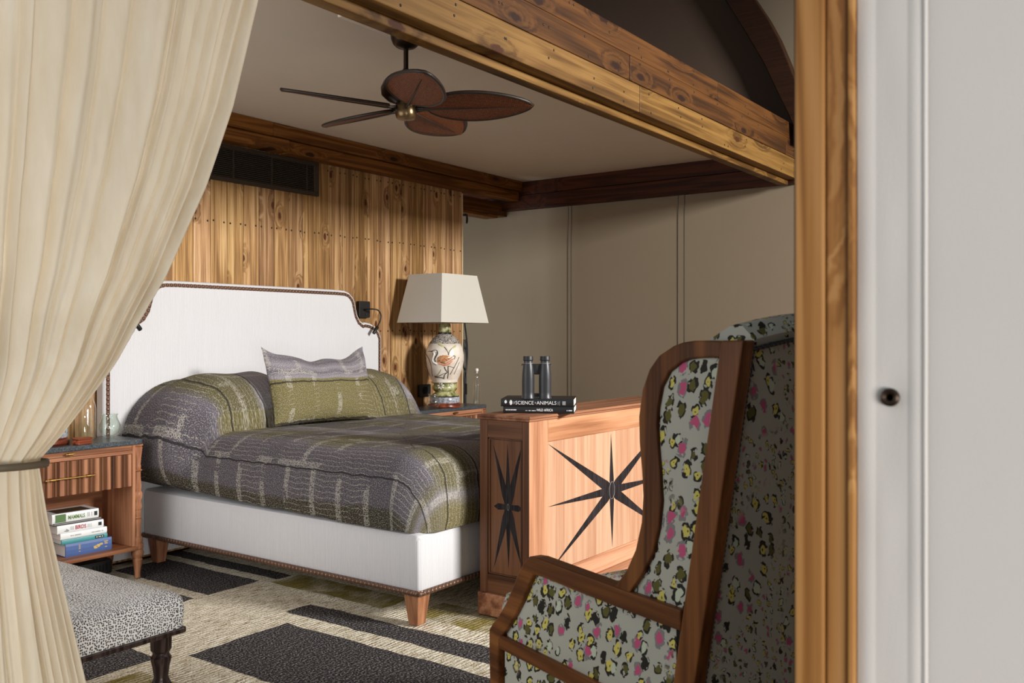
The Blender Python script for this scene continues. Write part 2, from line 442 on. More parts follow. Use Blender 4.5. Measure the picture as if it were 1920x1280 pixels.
def make_rug():
    m = M('braided_jute_rug', 0.9, 0, 0.15)
    p = m.coord()
    x0, y0, z0 = m.sep(p)
    wob = m.math('MULTIPLY', m.math('SUBTRACT', m.noise(p, 9, 3), 0.5), 0.03)
    x = m.math('ADD', x0, wob)
    y = m.math('ADD', y0, m.math('MULTIPLY', wob, 1.3))

    def inside(a, b, c, d):
        k = m.math('MULTIPLY', m.math('GREATER_THAN', x, a), m.math('LESS_THAN', x, b))
        k2 = m.math('MULTIPLY', m.math('GREATER_THAN', y, c), m.math('LESS_THAN', y, d))
        return m.math('MULTIPLY', k, k2)

    dark = [(2.205, 2.705, 0.5, 3.14), (2.815, 2.965, 0.9, 3.275), (2.775, 3.085, 3.79, 4.60), (3.16, 3.26, 3.75, 5.0), (1.6, 2.70, 3.79, 3.90), (1.6, 2.12, 3.21, 3.62), (1.2, 2.60, 4.1, 4.6), (3.4, 4.3, 0.9, 2.2)]
    ochre = [(3.10, 3.30, 2.95, 3.72), (3.10, 3.34, 1.6, 2.78), (1.2, 2.0, 2.9, 3.14)]
    dm = None
    for r in dark:
        k = inside(*r)
        dm = k if dm is None else m.math('MAXIMUM', dm, k)
    om = None
    for r in ochre:
        k = inside(*r)
        om = k if om is None else m.math('MAXIMUM', om, k)
    rows_x = m.noise(m.vmap(p, (16, 95, 1)), 1.0, 2)
    braid = m.noise(m.vmap(p, (150, 110, 1)), 1.0, 2, 0.6)
    tone = m.math('ADD', m.math('MULTIPLY', rows_x, 0.45), m.math('MULTIPLY', braid, 0.55))
    beige = m.ramp(tone, [(0.36, srgb(96, 82, 58)), (0.47, srgb(206, 192, 164)), (0.57, srgb(250, 243, 226))])
    och = m.ramp(tone, [(0.30, srgb(84, 72, 26)), (0.5, srgb(134, 118, 54)), (0.65, srgb(170, 152, 86))])
    char = m.ramp(braid, [(0.38, srgb(22, 20, 20)), (0.52, srgb(64, 60, 60)), (0.63, srgb(140, 134, 132))])
    band = m.noise(m.vmap(p, (2.2, 7.0, 1)), 1.0, 2)
    beige = m.mix(m.math('MULTIPLY', band, 0.25), beige, srgb(150, 132, 100))
    om = m.math('MULTIPLY', om, m.n('ShaderNodeMapRange', {0: m.noise(p, 6.0, 3), 1: 0.34, 2: 0.56, 3: 0.35, 4: 0.95}).outputs[0])
    c = m.mix(om, beige, och)
    c = m.mix(dm, c, char)
    m.color(c)
    row = m.math('SINE', m.math('MULTIPLY', m.math('ADD', y0, m.math('MULTIPLY', wob, 0.5)), 300.0))
    m.bump(m.math('ADD', m.math('MULTIPLY', row, 0.2), m.math('ADD', braid, rows_x)), 0.9, 0.006)
    return m.m


MAT['rug'] = make_rug()


def make_wicker():
    m = M('woven_wicker', 0.5, 0, 0.3)
    p = m.coord()
    x, y, z = m.sep(p)
    a = m.math('SINE', m.math('MULTIPLY', m.math('ADD', x, y), 640.0))
    b = m.math('SINE', m.math('MULTIPLY', m.math('SUBTRACT', x, y), 640.0))
    w = m.math('MULTIPLY_ADD', m.math('MULTIPLY', a, b), 0.5, 0.5)
    n = m.noise(p, 110, 3, 0.7)
    c = m.ramp(m.math('ADD', m.math('MULTIPLY', w, 0.5), m.math('MULTIPLY', n, 0.5)), [(0.36, srgb(20, 8, 4)), (0.5, srgb(84, 37, 15)), (0.64, srgb(164, 94, 50))])
    m.color(c)
    m.bump(w, 0.7, 0.003)
    return m.m


MAT['wicker'] = make_wicker()
MAT['rim'] = plain('dark_cane_rim', srgb(34, 22, 14), 0.5, var=0.2, scale=200)
MAT['shade'] = canvas('cream_linen_shade', srgb(203, 198, 186), 0.2, 0.8, 900)


def ceramic(name, stops, scale, rough=0.25):
    m = M(name, rough, 0, 0.5)
    n = m.noise(m.coord(), scale, 4, 0.6)
    m.color(m.ramp(n, stops))
    return m.m


MAT['pot_cream'] = ceramic('cream_ceramic', [(0.3, srgb(214, 196, 176)), (0.6, srgb(238, 228, 214))], 14)
MAT['pot_scale'] = ceramic('grey_crackle_ceramic', [(0.40, srgb(70, 64, 60)), (0.5, srgb(160, 152, 144)), (0.6, srgb(206, 198, 188))], 130)
MAT['pot_green'] = ceramic('green_glazed_ceramic', [(0.34, srgb(70, 72, 40)), (0.46, srgb(146, 146, 92)), (0.66, srgb(204, 200, 152))], 26)
MAT['pot_blue'] = ceramic('mottled_grey_blue_ceramic', [(0.35, srgb(110, 114, 124)), (0.65, srgb(196, 198, 204))], 60)
MAT['pot_black'] = plain('black_glaze', srgb(24, 24, 24), 0.2)
MAT['heron'] = ceramic('heron_plumage', [(0.35, srgb(150, 90, 54)), (0.55, srgb(204, 148, 102)), (0.75, srgb(224, 178, 134))], 90)
MAT['heron_belly'] = ceramic('heron_belly', [(0.3, srgb(196, 128, 96)), (0.7, srgb(228, 176, 148))], 60)
MAT['line'] = plain('grey_brown_glaze_line', srgb(84, 76, 66), 0.3)
MAT['linedark'] = plain('dark_glaze_line', srgb(40, 42, 48), 0.3)
MAT['reed'] = plain('pale_green_glaze', srgb(196, 192, 140), 0.3)
MAT['whiteglaze'] = plain('white_glaze', srgb(240, 236, 224), 0.25)
MAT['redwood'] = wood('red_brown_turned_base', 'x', srgb(84, 36, 20), srgb(130, 64, 40), srgb(166, 92, 62), 0.3, 12, 1.0)
MAT['slate'] = ceramic('dark_slate', [(0.35, srgb(44, 48, 52)), (0.55, srgb(74, 80, 84)), (0.75, srgb(110, 116, 120))], 160, 0.28)
MAT['paper'] = plain('page_block', srgb(232, 228, 220), 0.8, var=0.05, scale=300)
MAT['black_rubber'] = plain('charcoal_rubber_armour', srgb(44, 44, 47), 0.4)
MAT['black_cap'] = plain('black_rubber_cap', srgb(26, 26, 27), 0.5)
MAT['dark_plastic'] = plain('dark_plastic', srgb(26, 25, 25), 0.5)
MAT['iron'] = plain('black_iron', srgb(26, 25, 26), 0.4, 0.4)
MAT['cork'] = plain('white_porcelain_stopper', srgb(226, 222, 214), 0.4)
for nm, c in dict(bk_black=(28, 28, 30), bk_white=(232, 232, 230), bk_grey=(92, 88, 86), bk_teal=(70, 146, 150), bk_blue=(74, 98, 150), bk_green=(88, 120, 70), ink_white=(240, 240, 240), ink_red=(172, 40, 58),
                  ink_green=(96, 132, 60), ink_dark=(38, 42, 40), ink_gold=(196, 170, 108), ink_grey=(150, 150, 150), bk_brown=(74, 60, 44)).items():
    MAT[nm] = plain(nm, srgb(*c), 0.42, var=0.03)

# ------------------------------------------------------------------ mesh helpers


class G:
    """collects vertices and faces for ONE mesh object"""

    def __init__(s):
        s.v, s.f, s.uv = [], [], None

    def add(s, vs, fs):
        k = len(s.v)
        s.v += [tuple(q) for q in vs]
        s.f += [tuple(i + k for i in f) for f in fs]
        return s

    def box(s, x0, x1, y0, y1, z0, z1):
        vs = [(x, y, z) for z in (z0, z1) for y in (y0, y1) for x in (x0, x1)]
        return s.add(vs, [(0, 2, 3, 1), (4, 5, 7, 6), (0, 1, 5, 4), (2, 6, 7, 3), (0, 4, 6, 2), (1, 3, 7, 5)])

    def frustum(s, cx, cy, z0, a0, b0, z1, a1, b1, dx=0, dy=0):
        vs = []
        for z, a, b, ox, oy in ((z0, a0, b0, 0, 0), (z1, a1, b1, dx, dy)):
            vs += [(cx + ox - a, cy + oy - b, z), (cx + ox + a, cy + oy - b, z), (cx + ox + a, cy + oy + b, z), (cx + ox - a, cy + oy + b, z)]
        return s.add(vs, [(3, 2, 1, 0), (4, 5, 6, 7), (0, 1, 5, 4), (1, 2, 6, 5), (2, 3, 7, 6), (3, 0, 4, 7)])

    def lathe(s, prof, cx=0, cy=0, seg=32, cap=True):
        vs, fs = [], []
        n = len(prof)
        for i in range(seg):
            a = 2 * pi * i / seg
            vs += [(cx + r * cos(a), cy + r * sin(a), z) for r, z in prof]
        for i in range(seg):
            j = (i + 1) % seg
            for k in range(n - 1):
                fs.append((i * n + k, j * n + k, j * n + k + 1, i * n + k + 1))
        if cap:
            fs.append(tuple(i * n for i in range(seg))[::-1])
            fs.append(tuple(i * n + n - 1 for i in range(seg)))
        return s.add(vs, fs)

    def tube(s, pts, rad, seg=8, closed=False, flat=1.0):
        pts = [Vector(p) for p in pts]
        n = len(pts)
        rads = rad if isinstance(rad, (list, tuple)) else [rad] * n
        vs, fs = [], []
        prev = None
        for i, p in enumerate(pts):
            if closed:
                t = pts[(i + 1) % n] - pts[i - 1]
            else:
                t = pts[min(i + 1, n - 1)] - pts[max(i - 1, 0)]
            t.normalize()
            if prev is None:
                up = Vector((0, 0, 1)) if abs(t.z) < 0.9 else Vector((1, 0, 0))
                a = t.cross(up).normalized()
            else:
                a = (prev - t * prev.dot(t)).normalized()
            prev = a
            b = t.cross(a)
            for k in range(seg):
                q = 2 * pi * k / seg
                vs.append(p + a * (rads[i] * cos(q)) + b * (rads[i] * flat * sin(q)))
        m = n if closed else n - 1
        for i in range(m):
            j = (i + 1) % n
            for k in range(seg):
                l = (k + 1) % seg
                fs.append((i * seg + k, i * seg + l, j * seg + l, j * seg + k))
        if not closed:
            fs.append(tuple(range(seg))[::-1])
            fs.append(tuple((n - 1) * seg + k for k in range(seg)))
        return s.add(vs, fs)

    def strip(s, outer, inner, conv, t0, t1):
        """solid band between two polylines of equal length, extruded from t0 to t1; conv(a, b, t) -> point"""
        n = len(outer)
        vs = []
        for t in (t0, t1):
            vs += [conv(a, b, t) for a, b in outer]
            vs += [conv(a, b, t) for a, b in inner]
        fs = []
        for i in range(n - 1):
            fs.append((i, i + 1, n + i + 1, n + i))
            fs.append((2 * n + i, 3 * n + i, 3 * n + i + 1, 2 * n + i + 1))
            fs.append((i, 2 * n + i, 2 * n + i + 1, i + 1))
            fs.append((n + i, n + i + 1, 3 * n + i + 1, 3 * n + i))
        for i in (0, n - 1):
            fs.append((i, n + i, 3 * n + i, 2 * n + i))
        return s.add(vs, fs)

    def prism(s, poly, conv, t0, t1):
        n = len(poly)
        vs = [conv(a, b, t0) for a, b in poly] + [conv(a, b, t1) for a, b in poly]
        fs = [tuple(range(n)), tuple(range(2 * n - 1, n - 1, -1))]
        fs += [(i, i + n, (i + 1) % n + n, (i + 1) % n) for i in range(n)]
        return s.add(vs, fs)

    def grid(s, fn, nu, nv):
        vs = [fn(i / nu, j / nv) for j in range(nv + 1) for i in range(nu + 1)]
        fs = [(j * (nu + 1) + i, j * (nu + 1) + i + 1, (j + 1) * (nu + 1) + i + 1, (j + 1) * (nu + 1) + i) for j in range(nv) for i in range(nu)]
        return s.add(vs, fs)

    def dome(s, c, r, axis, seg=6):
        """a small nail head: a low faceted dome"""
        a = Vector(axis).normalized()
        u = a.orthogonal().normalized()
        w = a.cross(u)
        c = Vector(c)
        vs = [c + u * (r * cos(2 * pi * k / seg)) + w * (r * sin(2 * pi * k / seg)) for k in range(seg)]
        vs += [c + a * r * 0.45 + (u * cos(2 * pi * k / seg) + w * sin(2 * pi * k / seg)) * r * 0.6 for k in range(seg)]
        vs.append(c + a * r * 0.65)
        fs = [(k, (k + 1) % seg, seg + (k + 1) % seg, seg + k) for k in range(seg)]
        fs += [(seg + k, seg + (k + 1) % seg, 2 * seg) for k in range(seg)]
        return s.add(vs, fs)


def obj(name, g, mat, parent=None, smooth=False, bevel=0.0, seg=2, sub=0, fixn=True):
    me = bpy.data.meshes.new(name)
    me.from_pydata(g.v, [], g.f)
    me.update()
    if fixn:
        bm = bmesh.new()
        bm.from_mesh(me)
        bmesh.ops.recalc_face_normals(bm, faces=bm.faces)
        bm.to_mesh(me)
        bm.free()
    if smooth:
        me.polygons.foreach_set('use_smooth', [True] * len(me.polygons))
        if smooth != 'all':
            try:
                me.set_sharp_from_angle(angle=radians(40))
            except Exception:
                pass
    if mat is not None:
        me.materials.append(MAT[mat] if isinstance(mat, str) else mat)
    o = bpy.data.objects.new(name, me)
    COL.objects.link(o)
    if parent is not None:
        o.parent = parent
    if bevel > 0:
        b = o.modifiers.new('bevel', 'BEVEL')
        b.width = bevel
        b.segments = seg
        b.limit_method = 'ANGLE'
        b.angle_limit = radians(40)
    if sub:
        s = o.modifiers.new('sub', 'SUBSURF')
        s.levels = s.render_levels = sub
    return o


def boxo(name, b, mat, parent=None, bevel=0.003):
    return obj(name, G().box(*b), mat, parent, bevel=bevel)


def thing(name, label, cat, loc=(0, 0, 0), rz=0.0, group=None):
    o = bpy.data.objects.new(name, None)
    o.empty_display_size = 0.1
    COL.objects.link(o)
    o.location = loc
    o.rotation_euler = (0, 0, rz)
    tag(o, label, cat, group)
    return o


def tag(o, label, cat, group=None):
    o['label'] = label
    o['category'] = cat
    if group:
        o['group'] = group
    return o


def struct(o, label=None):
    o['kind'] = 'structure'
    if label:
        o['label'] = label
    return o


def stuff(o):
    o['kind'] = 'stuff'
    return o


def text(name, body, mat, parent, origin, right, up, height, width=None, font_shear=0.0, depth=0.0003, align='LEFT', bold=0.0):
    """flat lettering lying on a surface; origin is the lower left (or centre) of the line, right/up its directions"""
    c = bpy.data.curves.new(name, 'FONT')
    c.body = body
    c.size = 1.0
    c.extrude = 0.0
    c.offset = bold
    c.align_x = align
    c.resolution_u = 3
    c.materials.append(MAT[mat])
    o = bpy.data.objects.new(name, c)
    COL.objects.link(o)
    bpy.context.view_layer.update()
    w = max(o.dimensions.x, 1e-3)
    k = height / 0.70
    kx = (width / w) if width else k
    r, u = Vector(right).normalized(), Vector(up).normalized()
    nrm = r.cross(u)
    mt = Matrix.Identity(4)
    for i in range(3):
        mt[i][0], mt[i][1], mt[i][2], mt[i][3] = r[i] * kx, u[i] * k, nrm[i], origin[i] + nrm[i] * 0.0006
    me = bpy.data.meshes.new_from_object(o)
    bpy.data.objects.remove(o)
    bpy.data.curves.remove(c)
    o = bpy.data.objects.new(name, me)
    COL.objects.link(o)
    o.parent = parent
    o.matrix_basis = mt
    return o


def lerp(a, b, t):
    return a + (b - a) * t


def interp(pts, x):
    """piecewise linear y(x)"""
    if x <= pts[0][0]:
        return pts[0][1]
    for (a, b), (c, d) in zip(pts, pts[1:]):
        if x <= c:
            return b + (d - b) * (x - a) / (c - a)
    return pts[-1][1]


def smooth_path(pts, n=6):
    """Catmull-Rom through the points"""
    P = [Vector(p) for p in pts]
    P = [P[0] * 2 - P[1]] + P + [P[-1] * 2 - P[-2]]
    out = []
    for i in range(1, len(P) - 2):
        for k in range(n):
            t = k / n
            a, b, c, d = P[i - 1], P[i], P[i + 1], P[i + 2]
            out.append(0.5 * ((2 * b) + (c - a) * t + (2 * a - 5 * b + 4 * c - d) * t * t + (3 * b - a - 3 * c + d) * t ** 3))
    out.append(P[-2])
    return out


# ================================================================== THE SETTING
struct(obj('floor', G().box(-4, 6.8, -5, 6.2, -0.08, -0.012), 'floor'))

# ---- plank wall behind the bed
YW = 4.72
wall_back = struct(obj('wall_back', G().box(0.9, 5.905, YW + 0.012, YW + 0.05, 0, 2.60), 'gap'))
PITCH = 0.1217
k = 0
nails = G()
while True:
    x1 = 5.909 - PITCH * k
    x0 = x1 - PITCH
    if x0 < 0.95:
        break
    j = random.uniform(-0.0015, 0.0015)
    o = obj('plank', G().box(x0 + 0.0016, x1 - 0.0016, YW + j, YW + 0.014, 0.0, 2.60), 'plank', wall_back, bevel=0.0022, seg=1)
    for z in (2.392, 1.95, 1.291, 0.55):
        for xx in (x0 + 0.018, x1 - 0.022):
            nails.dome((xx + random.uniform(-.004, .004), YW + j, z + random.uniform(-.004, .004)), 0.0068, (0, -1, 0))
    k += 1
stuff(obj('nail_heads', nails, 'nail', wall_back))
obj('edge_strip', G().box(5.909, 5.919, YW - 0.004, YW + 0.05, 0, 2.42), 'edge', wall_back, bevel=0.001)

# ---- canvas wall on the right, with its double seams
wall_right = struct(obj('wall_right', G().box(6.65, 6.70, -1.3, 6.1, 0, 4.9), 'canvas'))
for ya, yb in ((4.121, 4.153), (3.082, 3.136), (2.05, 2.10)):
    s = G().box(6.6478, 6.651, ya, yb, 0, 2.37)
    obj('seam', s, 'canvas', wall_right, bevel=0.001)
    for yy in (ya, yb):
        obj('piping', G().tube([(6.647, yy, 0.0), (6.647, yy, 2.36)], 0.0022, 6), 'stitch', wall_right, smooth='all')
struct(obj('wall_far', G().box(0.8, 6.7, 6.0, 6.05, 0, 4.9), 'canvas'))

# ---- low canvas ceiling of the alcove, the roof canvas above it coloured dark for shade and the lounge roof
struct(obj('ceiling', G().box(0.8, 6.65, 2.27, 6.05, 2.595, 2.63), 'ceiling'))
struct(obj('ceiling.001', G().box(1.0, 6.7, -1.3, 6.05, 4.9, 4.95), 'roof_shade'))
# gable wall inside the arched rafter, its dark colour standing for shade
IN = [(2.09, 2.60), (2.181, 2.818), (2.252, 2.969), (2.357, 3.204), (2.491, 3.448), (2.656, 3.731), (2.86, 4.02), (3.12, 4.34), (3.45, 4.62), (3.85, 4.80)]
OUT = [(2.05, 2.78), (2.11, 2.99), (2.181, 3.186), (2.252, 3.364), (2.331, 3.521), (2.44, 3.70), (2.62, 3.98), (2.86, 4.28), (3.2, 4.62), (3.6, 4.90)]
cx = lambda a, b, t: (t, a, b)
struct(obj('wall_gable', G().prism([(a, b) for a, b in IN] + [(6.0, 4.88), (6.0, 2.64)], cx, 6.50, 6.52), 'roof_shade'))
rib = obj('trim_rafter', G().strip(OUT, IN, cx, 6.40, 6.50), 'rib', None, bevel=0.006)
rib.name = 'trim_5'
struct(rib, 'arched dark wooden rafter rising from the end of the pine beam')

# ---- back trim: two stepped pine boards under the ceiling
trim1 = struct(obj('trim_1', G().box(0.9, 6.58, 4.66, 4.725, 2.436, 2.594), 'gap'), 'stepped pine boards running along the top of the plank wall')
for b in ((0.9, 3.835, 4.575, 4.70, 2.512, 2.594), (3.838, 6.575, 4.577, 4.70, 2.512, 2.594), (0.9, 3.985, 4.598, 4.71, 2.432, 2.508), (3.988, 6.57, 4.612, 4.71, 2.428, 2.508)):
    boxo('board', b, 'trim_x', trim1, 0.003)
# ---- right cornice: two dark boards
trim2 = struct(obj('trim_2', G().box(6.615, 6.652, 2.20, 6.0, 2.362, 2.594), 'gap'), 'dark red-brown cornice boards along the top of the canvas wall')
boxo('board', (6.585, 6.65, 2.18, 5.95, 2.480, 2.594), 'trim_y', trim2, 0.003)
boxo('board', (6.575, 6.65, 2.18, 5.95, 2.355, 2.476), 'trim_y', trim2, 0.003)
# ---- stub of beam behind the plank wall
trim6 = struct(boxo('trim_6', (5.70, 6.65, 4.80, 4.93, 2.312, 2.43), 'trim_x', None, 0.004), 'short pine beam end showing past the plank wall')
boxo('board', (5.72, 6.50, 4.79, 4.93, 2.285, 2.309), 'trim_x', trim6, 0.002)

# ---- the big beam across the alcove mouth
trim3 = struct(boxo('trim_3', (0.55, 6.575, 2.185, 2.27, 2.379, 2.76), 'gap', None, 0.0), 'knotty pine beam of stacked boards crossing over the bed alcove')
beam_nails = G()


def beam_board(x0, x1, y0, z0, z1):
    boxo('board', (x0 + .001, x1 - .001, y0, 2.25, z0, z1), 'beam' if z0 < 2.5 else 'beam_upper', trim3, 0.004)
    x = x0 + 0.12
    while x < x1:
        for _ in range(2):
            beam_nails.dome((x + random.uniform(-.03, .03), y0, lerp(z0, z1, random.choice((.15, .5, .82)))), 0.006, (0, -1, 0))
        x += 0.33


beam_board(0.55, 1.9, 2.168, 2.378, 2.514)
beam_board(1.9, 4.154, 2.170, 2.378, 2.514)
beam_board(4.154, 6.573, 2.169, 2.378, 2.514)
beam_board(0.55, 4.06, 2.176, 2.520, 2.645)
beam_board(4.06, 6.35, 2.174, 2.520, 2.645)
beam_board(6.35, 6.573, 2.175, 2.520, 2.645)
beam_board(0.55, 2.4, 2.177, 2.647, 2.760)
beam_board(2.4, 5.164, 2.178, 2.647, 2.760)
beam_board(5.164, 6.573, 2.177, 2.647, 2.760)
boxo('lower_strip', (0.55, 6.575, 2.238, 2.30, 2.342, 2.377), 'beam', trim3, 0.004)
stuff(obj('nail_heads', beam_nails, 'nail', trim3))

# ---- the partition the camera looks past: timber post and canvas panel
trim4 = struct(boxo('trim_4', (1.115, 1.20, 0.296, 0.372, 0, 4.9), 'gap', None, 0), 'pine door post at the edge of the opening beside the white canvas')
boxo('board', (1.100, 1.19, 0.3312, 0.367, 0, 4.9), 'post', trim4, 0.003)
boxo('board', (1.103, 1.19, 0.3045, 0.3305, 0, 4.9), 'post', trim4, 0.003)
boxo('board', (1.098, 1.19, 0.2965, 0.3040, 0, 4.9), 'post', trim4, 0.002)
wall_near = struct(obj('wall_near', G().box(1.112, 1.135, -1.3, 0.2962, 0, 4.9), 'canvas_near'), 'white canvas partition with stitched hems beside the post')


def hem(u, v):
    y = lerp(0.2955, 0.219, u)
    z = lerp(0.0, 4.9, v)
    b = 0.0015 * sin(pi * min(1, u / 0.27)) if u < 0.27 else 0.0
    b += 0.0013 * sin(pi * (u - 0.72) / 0.2) if 0.72 < u < 0.92 else 0.0
    b += 0.0024 * sin(pi * (u - 0.92) / 0.08) if u > 0.92 else 0.0
    b += 0.0012 * mnoise.noise((y * 30, z * 9, 1.3))
    if abs(z - 1.18) < 0.12:
        b -= 0.0022 * math.exp(-((z - 1.18) / 0.03) ** 2) * math.exp(-((y - 0.259) / 0.022) ** 2)
    return (1.109 - b, y, z)


obj('hem', G().grid(hem, 60, 500), 'canvas_near', wall_near, smooth='all')
st = obj('stud', G().lathe([(0.0035, 0.0), (0.0042, 0.003), (0.0075, 0.0045), (0.0102, 0.003), (0.0106, 0.0)], seg=28), 'bronze', wall_near, smooth=True)
st.matrix_basis = Matrix.Translation((1.1085, 0.259, 1.18)) @ Matrix.Rotation(-pi / 2, 4, 'Y')
st['label'] = 'dark bronze stud'
struct(obj('wall_front', G().box(1.135, 3.56, -1.3, -1.25, 0, 4.9), 'canvas'))
struct(obj('wall_front.001', G().box(3.56, 6.65, -1.3, -1.25, 3.35, 4.9), 'canvas'))

# ================================================================== RUG


def rugf(u, v):
    x, y = lerp(0.5, 4.95, u), lerp(0.45, 4.70, v)
    z = -0.0048 + 0.0025 * mnoise.noise((x * 5, y * 5, 0)) + 0.0012 * mnoise.noise((x * 14, y * 14, 3))
    if 3.05 < x < 3.5 and y > 2.75:
        z += 0.010 * max(0, mnoise.noise((x * 7, y * 3.0, 8)))
    return (x, y, z)


rg = G().grid(rugf, 220, 220)
rg.box(0.5, 4.95, 0.45, 4.70, -0.0118, -0.0115)
tag(obj('rug', rg, 'rug', smooth='all', fixn=False), 'braided beige jute rug with charcoal and ochre blocks under the bed', 'rug')

# ================================================================== BED
bed = thing('bed', 'upholstered bed with tall off-white shaped headboard and wooden feet', 'bed', (0, 0, 0))
HBR = [(4.891, 0.03), (4.891, 1.20), (4.890, 1.238), (4.867, 1.285), (4.825, 1.323), (4.771, 1.343), (4.722, 1.349), (4.704, 1.343), (4.675, 1.361), (4.650, 1.40), (4.637, 1.445), (4.622, 1.497), (4.604, 1.524), (4.569, 1.553), (4.524, 1.566), (4.439, 1.569)]
HC = 3.818
HBL = [(2 * HC - x, z) for x, z in reversed(HBR)]
outline = HBR + HBL


def inset_poly(poly, d):
    """offset an open polyline of the headboard outline inward"""
    out = []
    n = len(poly)
    for i in range(n):
        a, b = Vector(poly[max(i - 1, 0)]), Vector(poly[min(i + 1, n - 1)])
        t = (b - a).normalized()
        nrm = Vector((-t.y, t.x))
        p = Vector(poly[i]) + nrm * d
        out.append((p.x, p.y))
    return out


cy = lambda a, b, t: (a, t, b)
hb = G()
n = len(outline)
layers = [(inset_poly(outline, 0.0), 4.7135), (inset_poly(outline, 0.0), 4.664), (inset_poly(outline, 0.004), 4.655), (inset_poly(outline, 0.012), 4.651), (inset_poly(outline, 0.045), 4.649)]
for pl, y in layers:
    hb.v += [(a, y, b) for a, b in pl]
for l in range(len(layers) - 1):
    for i in range(n - 1):
        hb.f.append((l * n + i, l * n + i + 1, (l + 1) * n + i + 1, (l + 1) * n + i))
b0 = (len(layers) - 1) * n
hb.f.append(tuple(range(b0, b0 + n)))
obj('headboard', hb, 'bedcloth', bed, smooth=True)


def studs_along(g, pts, step, r, axis):
    pts = [Vector(p) for p in pts]
    acc = 0.0
    for a, b in zip(pts, pts[1:]):
        L = (b - a).length
        while acc < L:
            g.dome(a + (b - a) * (acc / L), r, axis)
            acc += step
        acc -= L


ns = G()
rail = inset_poly(outline, 0.026)
rail3 = [(a, 4.6495, b) for a, b in rail]
studs_along(ns, rail3, 0.0265, 0.0125, (0, -1, 0))
ns.strip([(a, b) for a, b in inset_poly(outline, 0.0155)], [(a, b) for a, b in inset_poly(outline, 0.0365)], cy, 4.6505, 4.648)
o = stuff(obj('nail_trim', ns, 'stud', bed))
o['label'] = 'bronze nail-head trim'
XL, XR, YF = 2.975, 4.665, 2.612


def roundrect(x0, x1, y0, y1, r, k=6):
    out = []
    for cx_, cy_, a0 in ((x0 + r, y0 + r, pi), (x1 - r, y0 + r, 1.5 * pi), (x1 - r, y1 - r, 0), (x0 + r, y1 - r, 0.5 * pi)):
        for i in range(k + 1):
            a = a0 + i / k * pi / 2
            out.append((cx_ + r * cos(a), cy_ + r * sin(a)))
    return out


cz = lambda a, b, t: (a, b, t)
bb = G()
lv = [(0.004, 0.138), (0.0, 0.146), (0.0, 0.37), (0.006, 0.392), (0.02, 0.40)]
nn = 0
for ins, z in lv:
    pl = roundrect(XL + ins, XR - ins, YF + ins, 4.645, 0.022)
    nn = len(pl)
    bb.v += [(a, b, z) for a, b in pl]
for l in range(len(lv) - 1):
    for i in range(nn):
        bb.f.append((l * nn + i, l * nn + (i + 1) % nn, (l + 1) * nn + (i + 1) % nn, (l + 1) * nn + i))
bb.f.append(tuple(range(nn))[::-1])
bb.f.append(tuple(range((len(lv) - 1) * nn, len(lv) * nn)))
obj('base', bb, 'bedcloth', bed, smooth=True)
bt = G()
loop = [(XL - .001, 4.64, .146), (XL - .001, YF + .02, .146), (XL + .003, YF + .004, .146), (XL + .02, YF - .001, .146), (XR - .02, YF - .001, .146), (XR + .001, YF + .02, .146), (XR + .001, 4.64, .146)]
bt.tube(loop, 0.0135, 6)
studs_along(bt, [(XL - .009, 4.62, .147), (XL - .009, YF, .147)], 0.025, 0.0145, (-1, 0, 0))
studs_along(bt, [(XL, YF - .009, .147), (XR, YF - .009, .147)], 0.025, 0.0145, (0, -1, 0))
o = stuff(obj('base_nail_trim', bt, 'stud', bed))
o['label'] = 'bronze nail-head trim along the base'
for fx, fy in ((3.018, 2.660), (4.62, 2.660), (3.018, 4.56), (4.62, 4.56)):
    dx = 0.0
    obj('foot', G().frustum(fx, fy, 0.0, 0.026, 0.026, 0.14, 0.042, 0.042), 'walnut_z', bed, bevel=0.003)

# ---- coverlet over mattress and pillows
CX0, CX1, CYF, CYH = 2.945, 4.695, 2.590, 4.640


def pil(x, y):
    """height added by the two pillows under the coverlet"""
    ty = min(1.0, max(0.0, (y - 4.06) / 0.30))
    ry = sqrt(max(0.0, 1 - (1 - ty) ** 2)) if y > 4.06 else 0.0
    h = 0.0
    for c, hw in ((3.30, 0.60), (4.36, 0.60)):
        q = abs(x - c) / hw
        if q < 1:
            h = max(h, (1 - q ** 3.4) ** 0.55)
    back = 1.0 - 0.10 * max(0, (y - 4.42) / 0.22)
    return 0.292 * h * ry * back


def topz(x, y):
    z = 0.742 + pil(x, y)
    z += 0.010 * mnoise.noise((x * 2.3, y * 2.3, 5)) + 0.004 * mnoise.noise((x * 8, y * 8, 9))
    if y > 4.10:
        z += 0.02 * mnoise.noise((x * 5, y * 6, 2))
    return z


def outl():
    pts = []
    r = 0.17
    for i in range(110):
        pts.append((CX0, lerp(CYH, CYF + r, i / 110), -1, 0))
    for i in range(16):
        a = pi + i / 16 * pi / 2
        pts.append((CX0 + r + r * cos(a), CYF + r + r * sin(a), cos(a), sin(a)))
    for i in range(80):
        pts.append((lerp(CX0 + r, CX1 - r, i / 80), CYF, 0, -1))
    for i in range(16):
        a = 1.5 * pi + i / 16 * pi / 2
        pts.append((CX1 - r + r * cos(a), CYF + r + r * sin(a), cos(a), sin(a)))
    for i in range(61):
        pts.append((CX1, lerp(CYF + r, CYH, i / 60), 1, 0))
    return pts


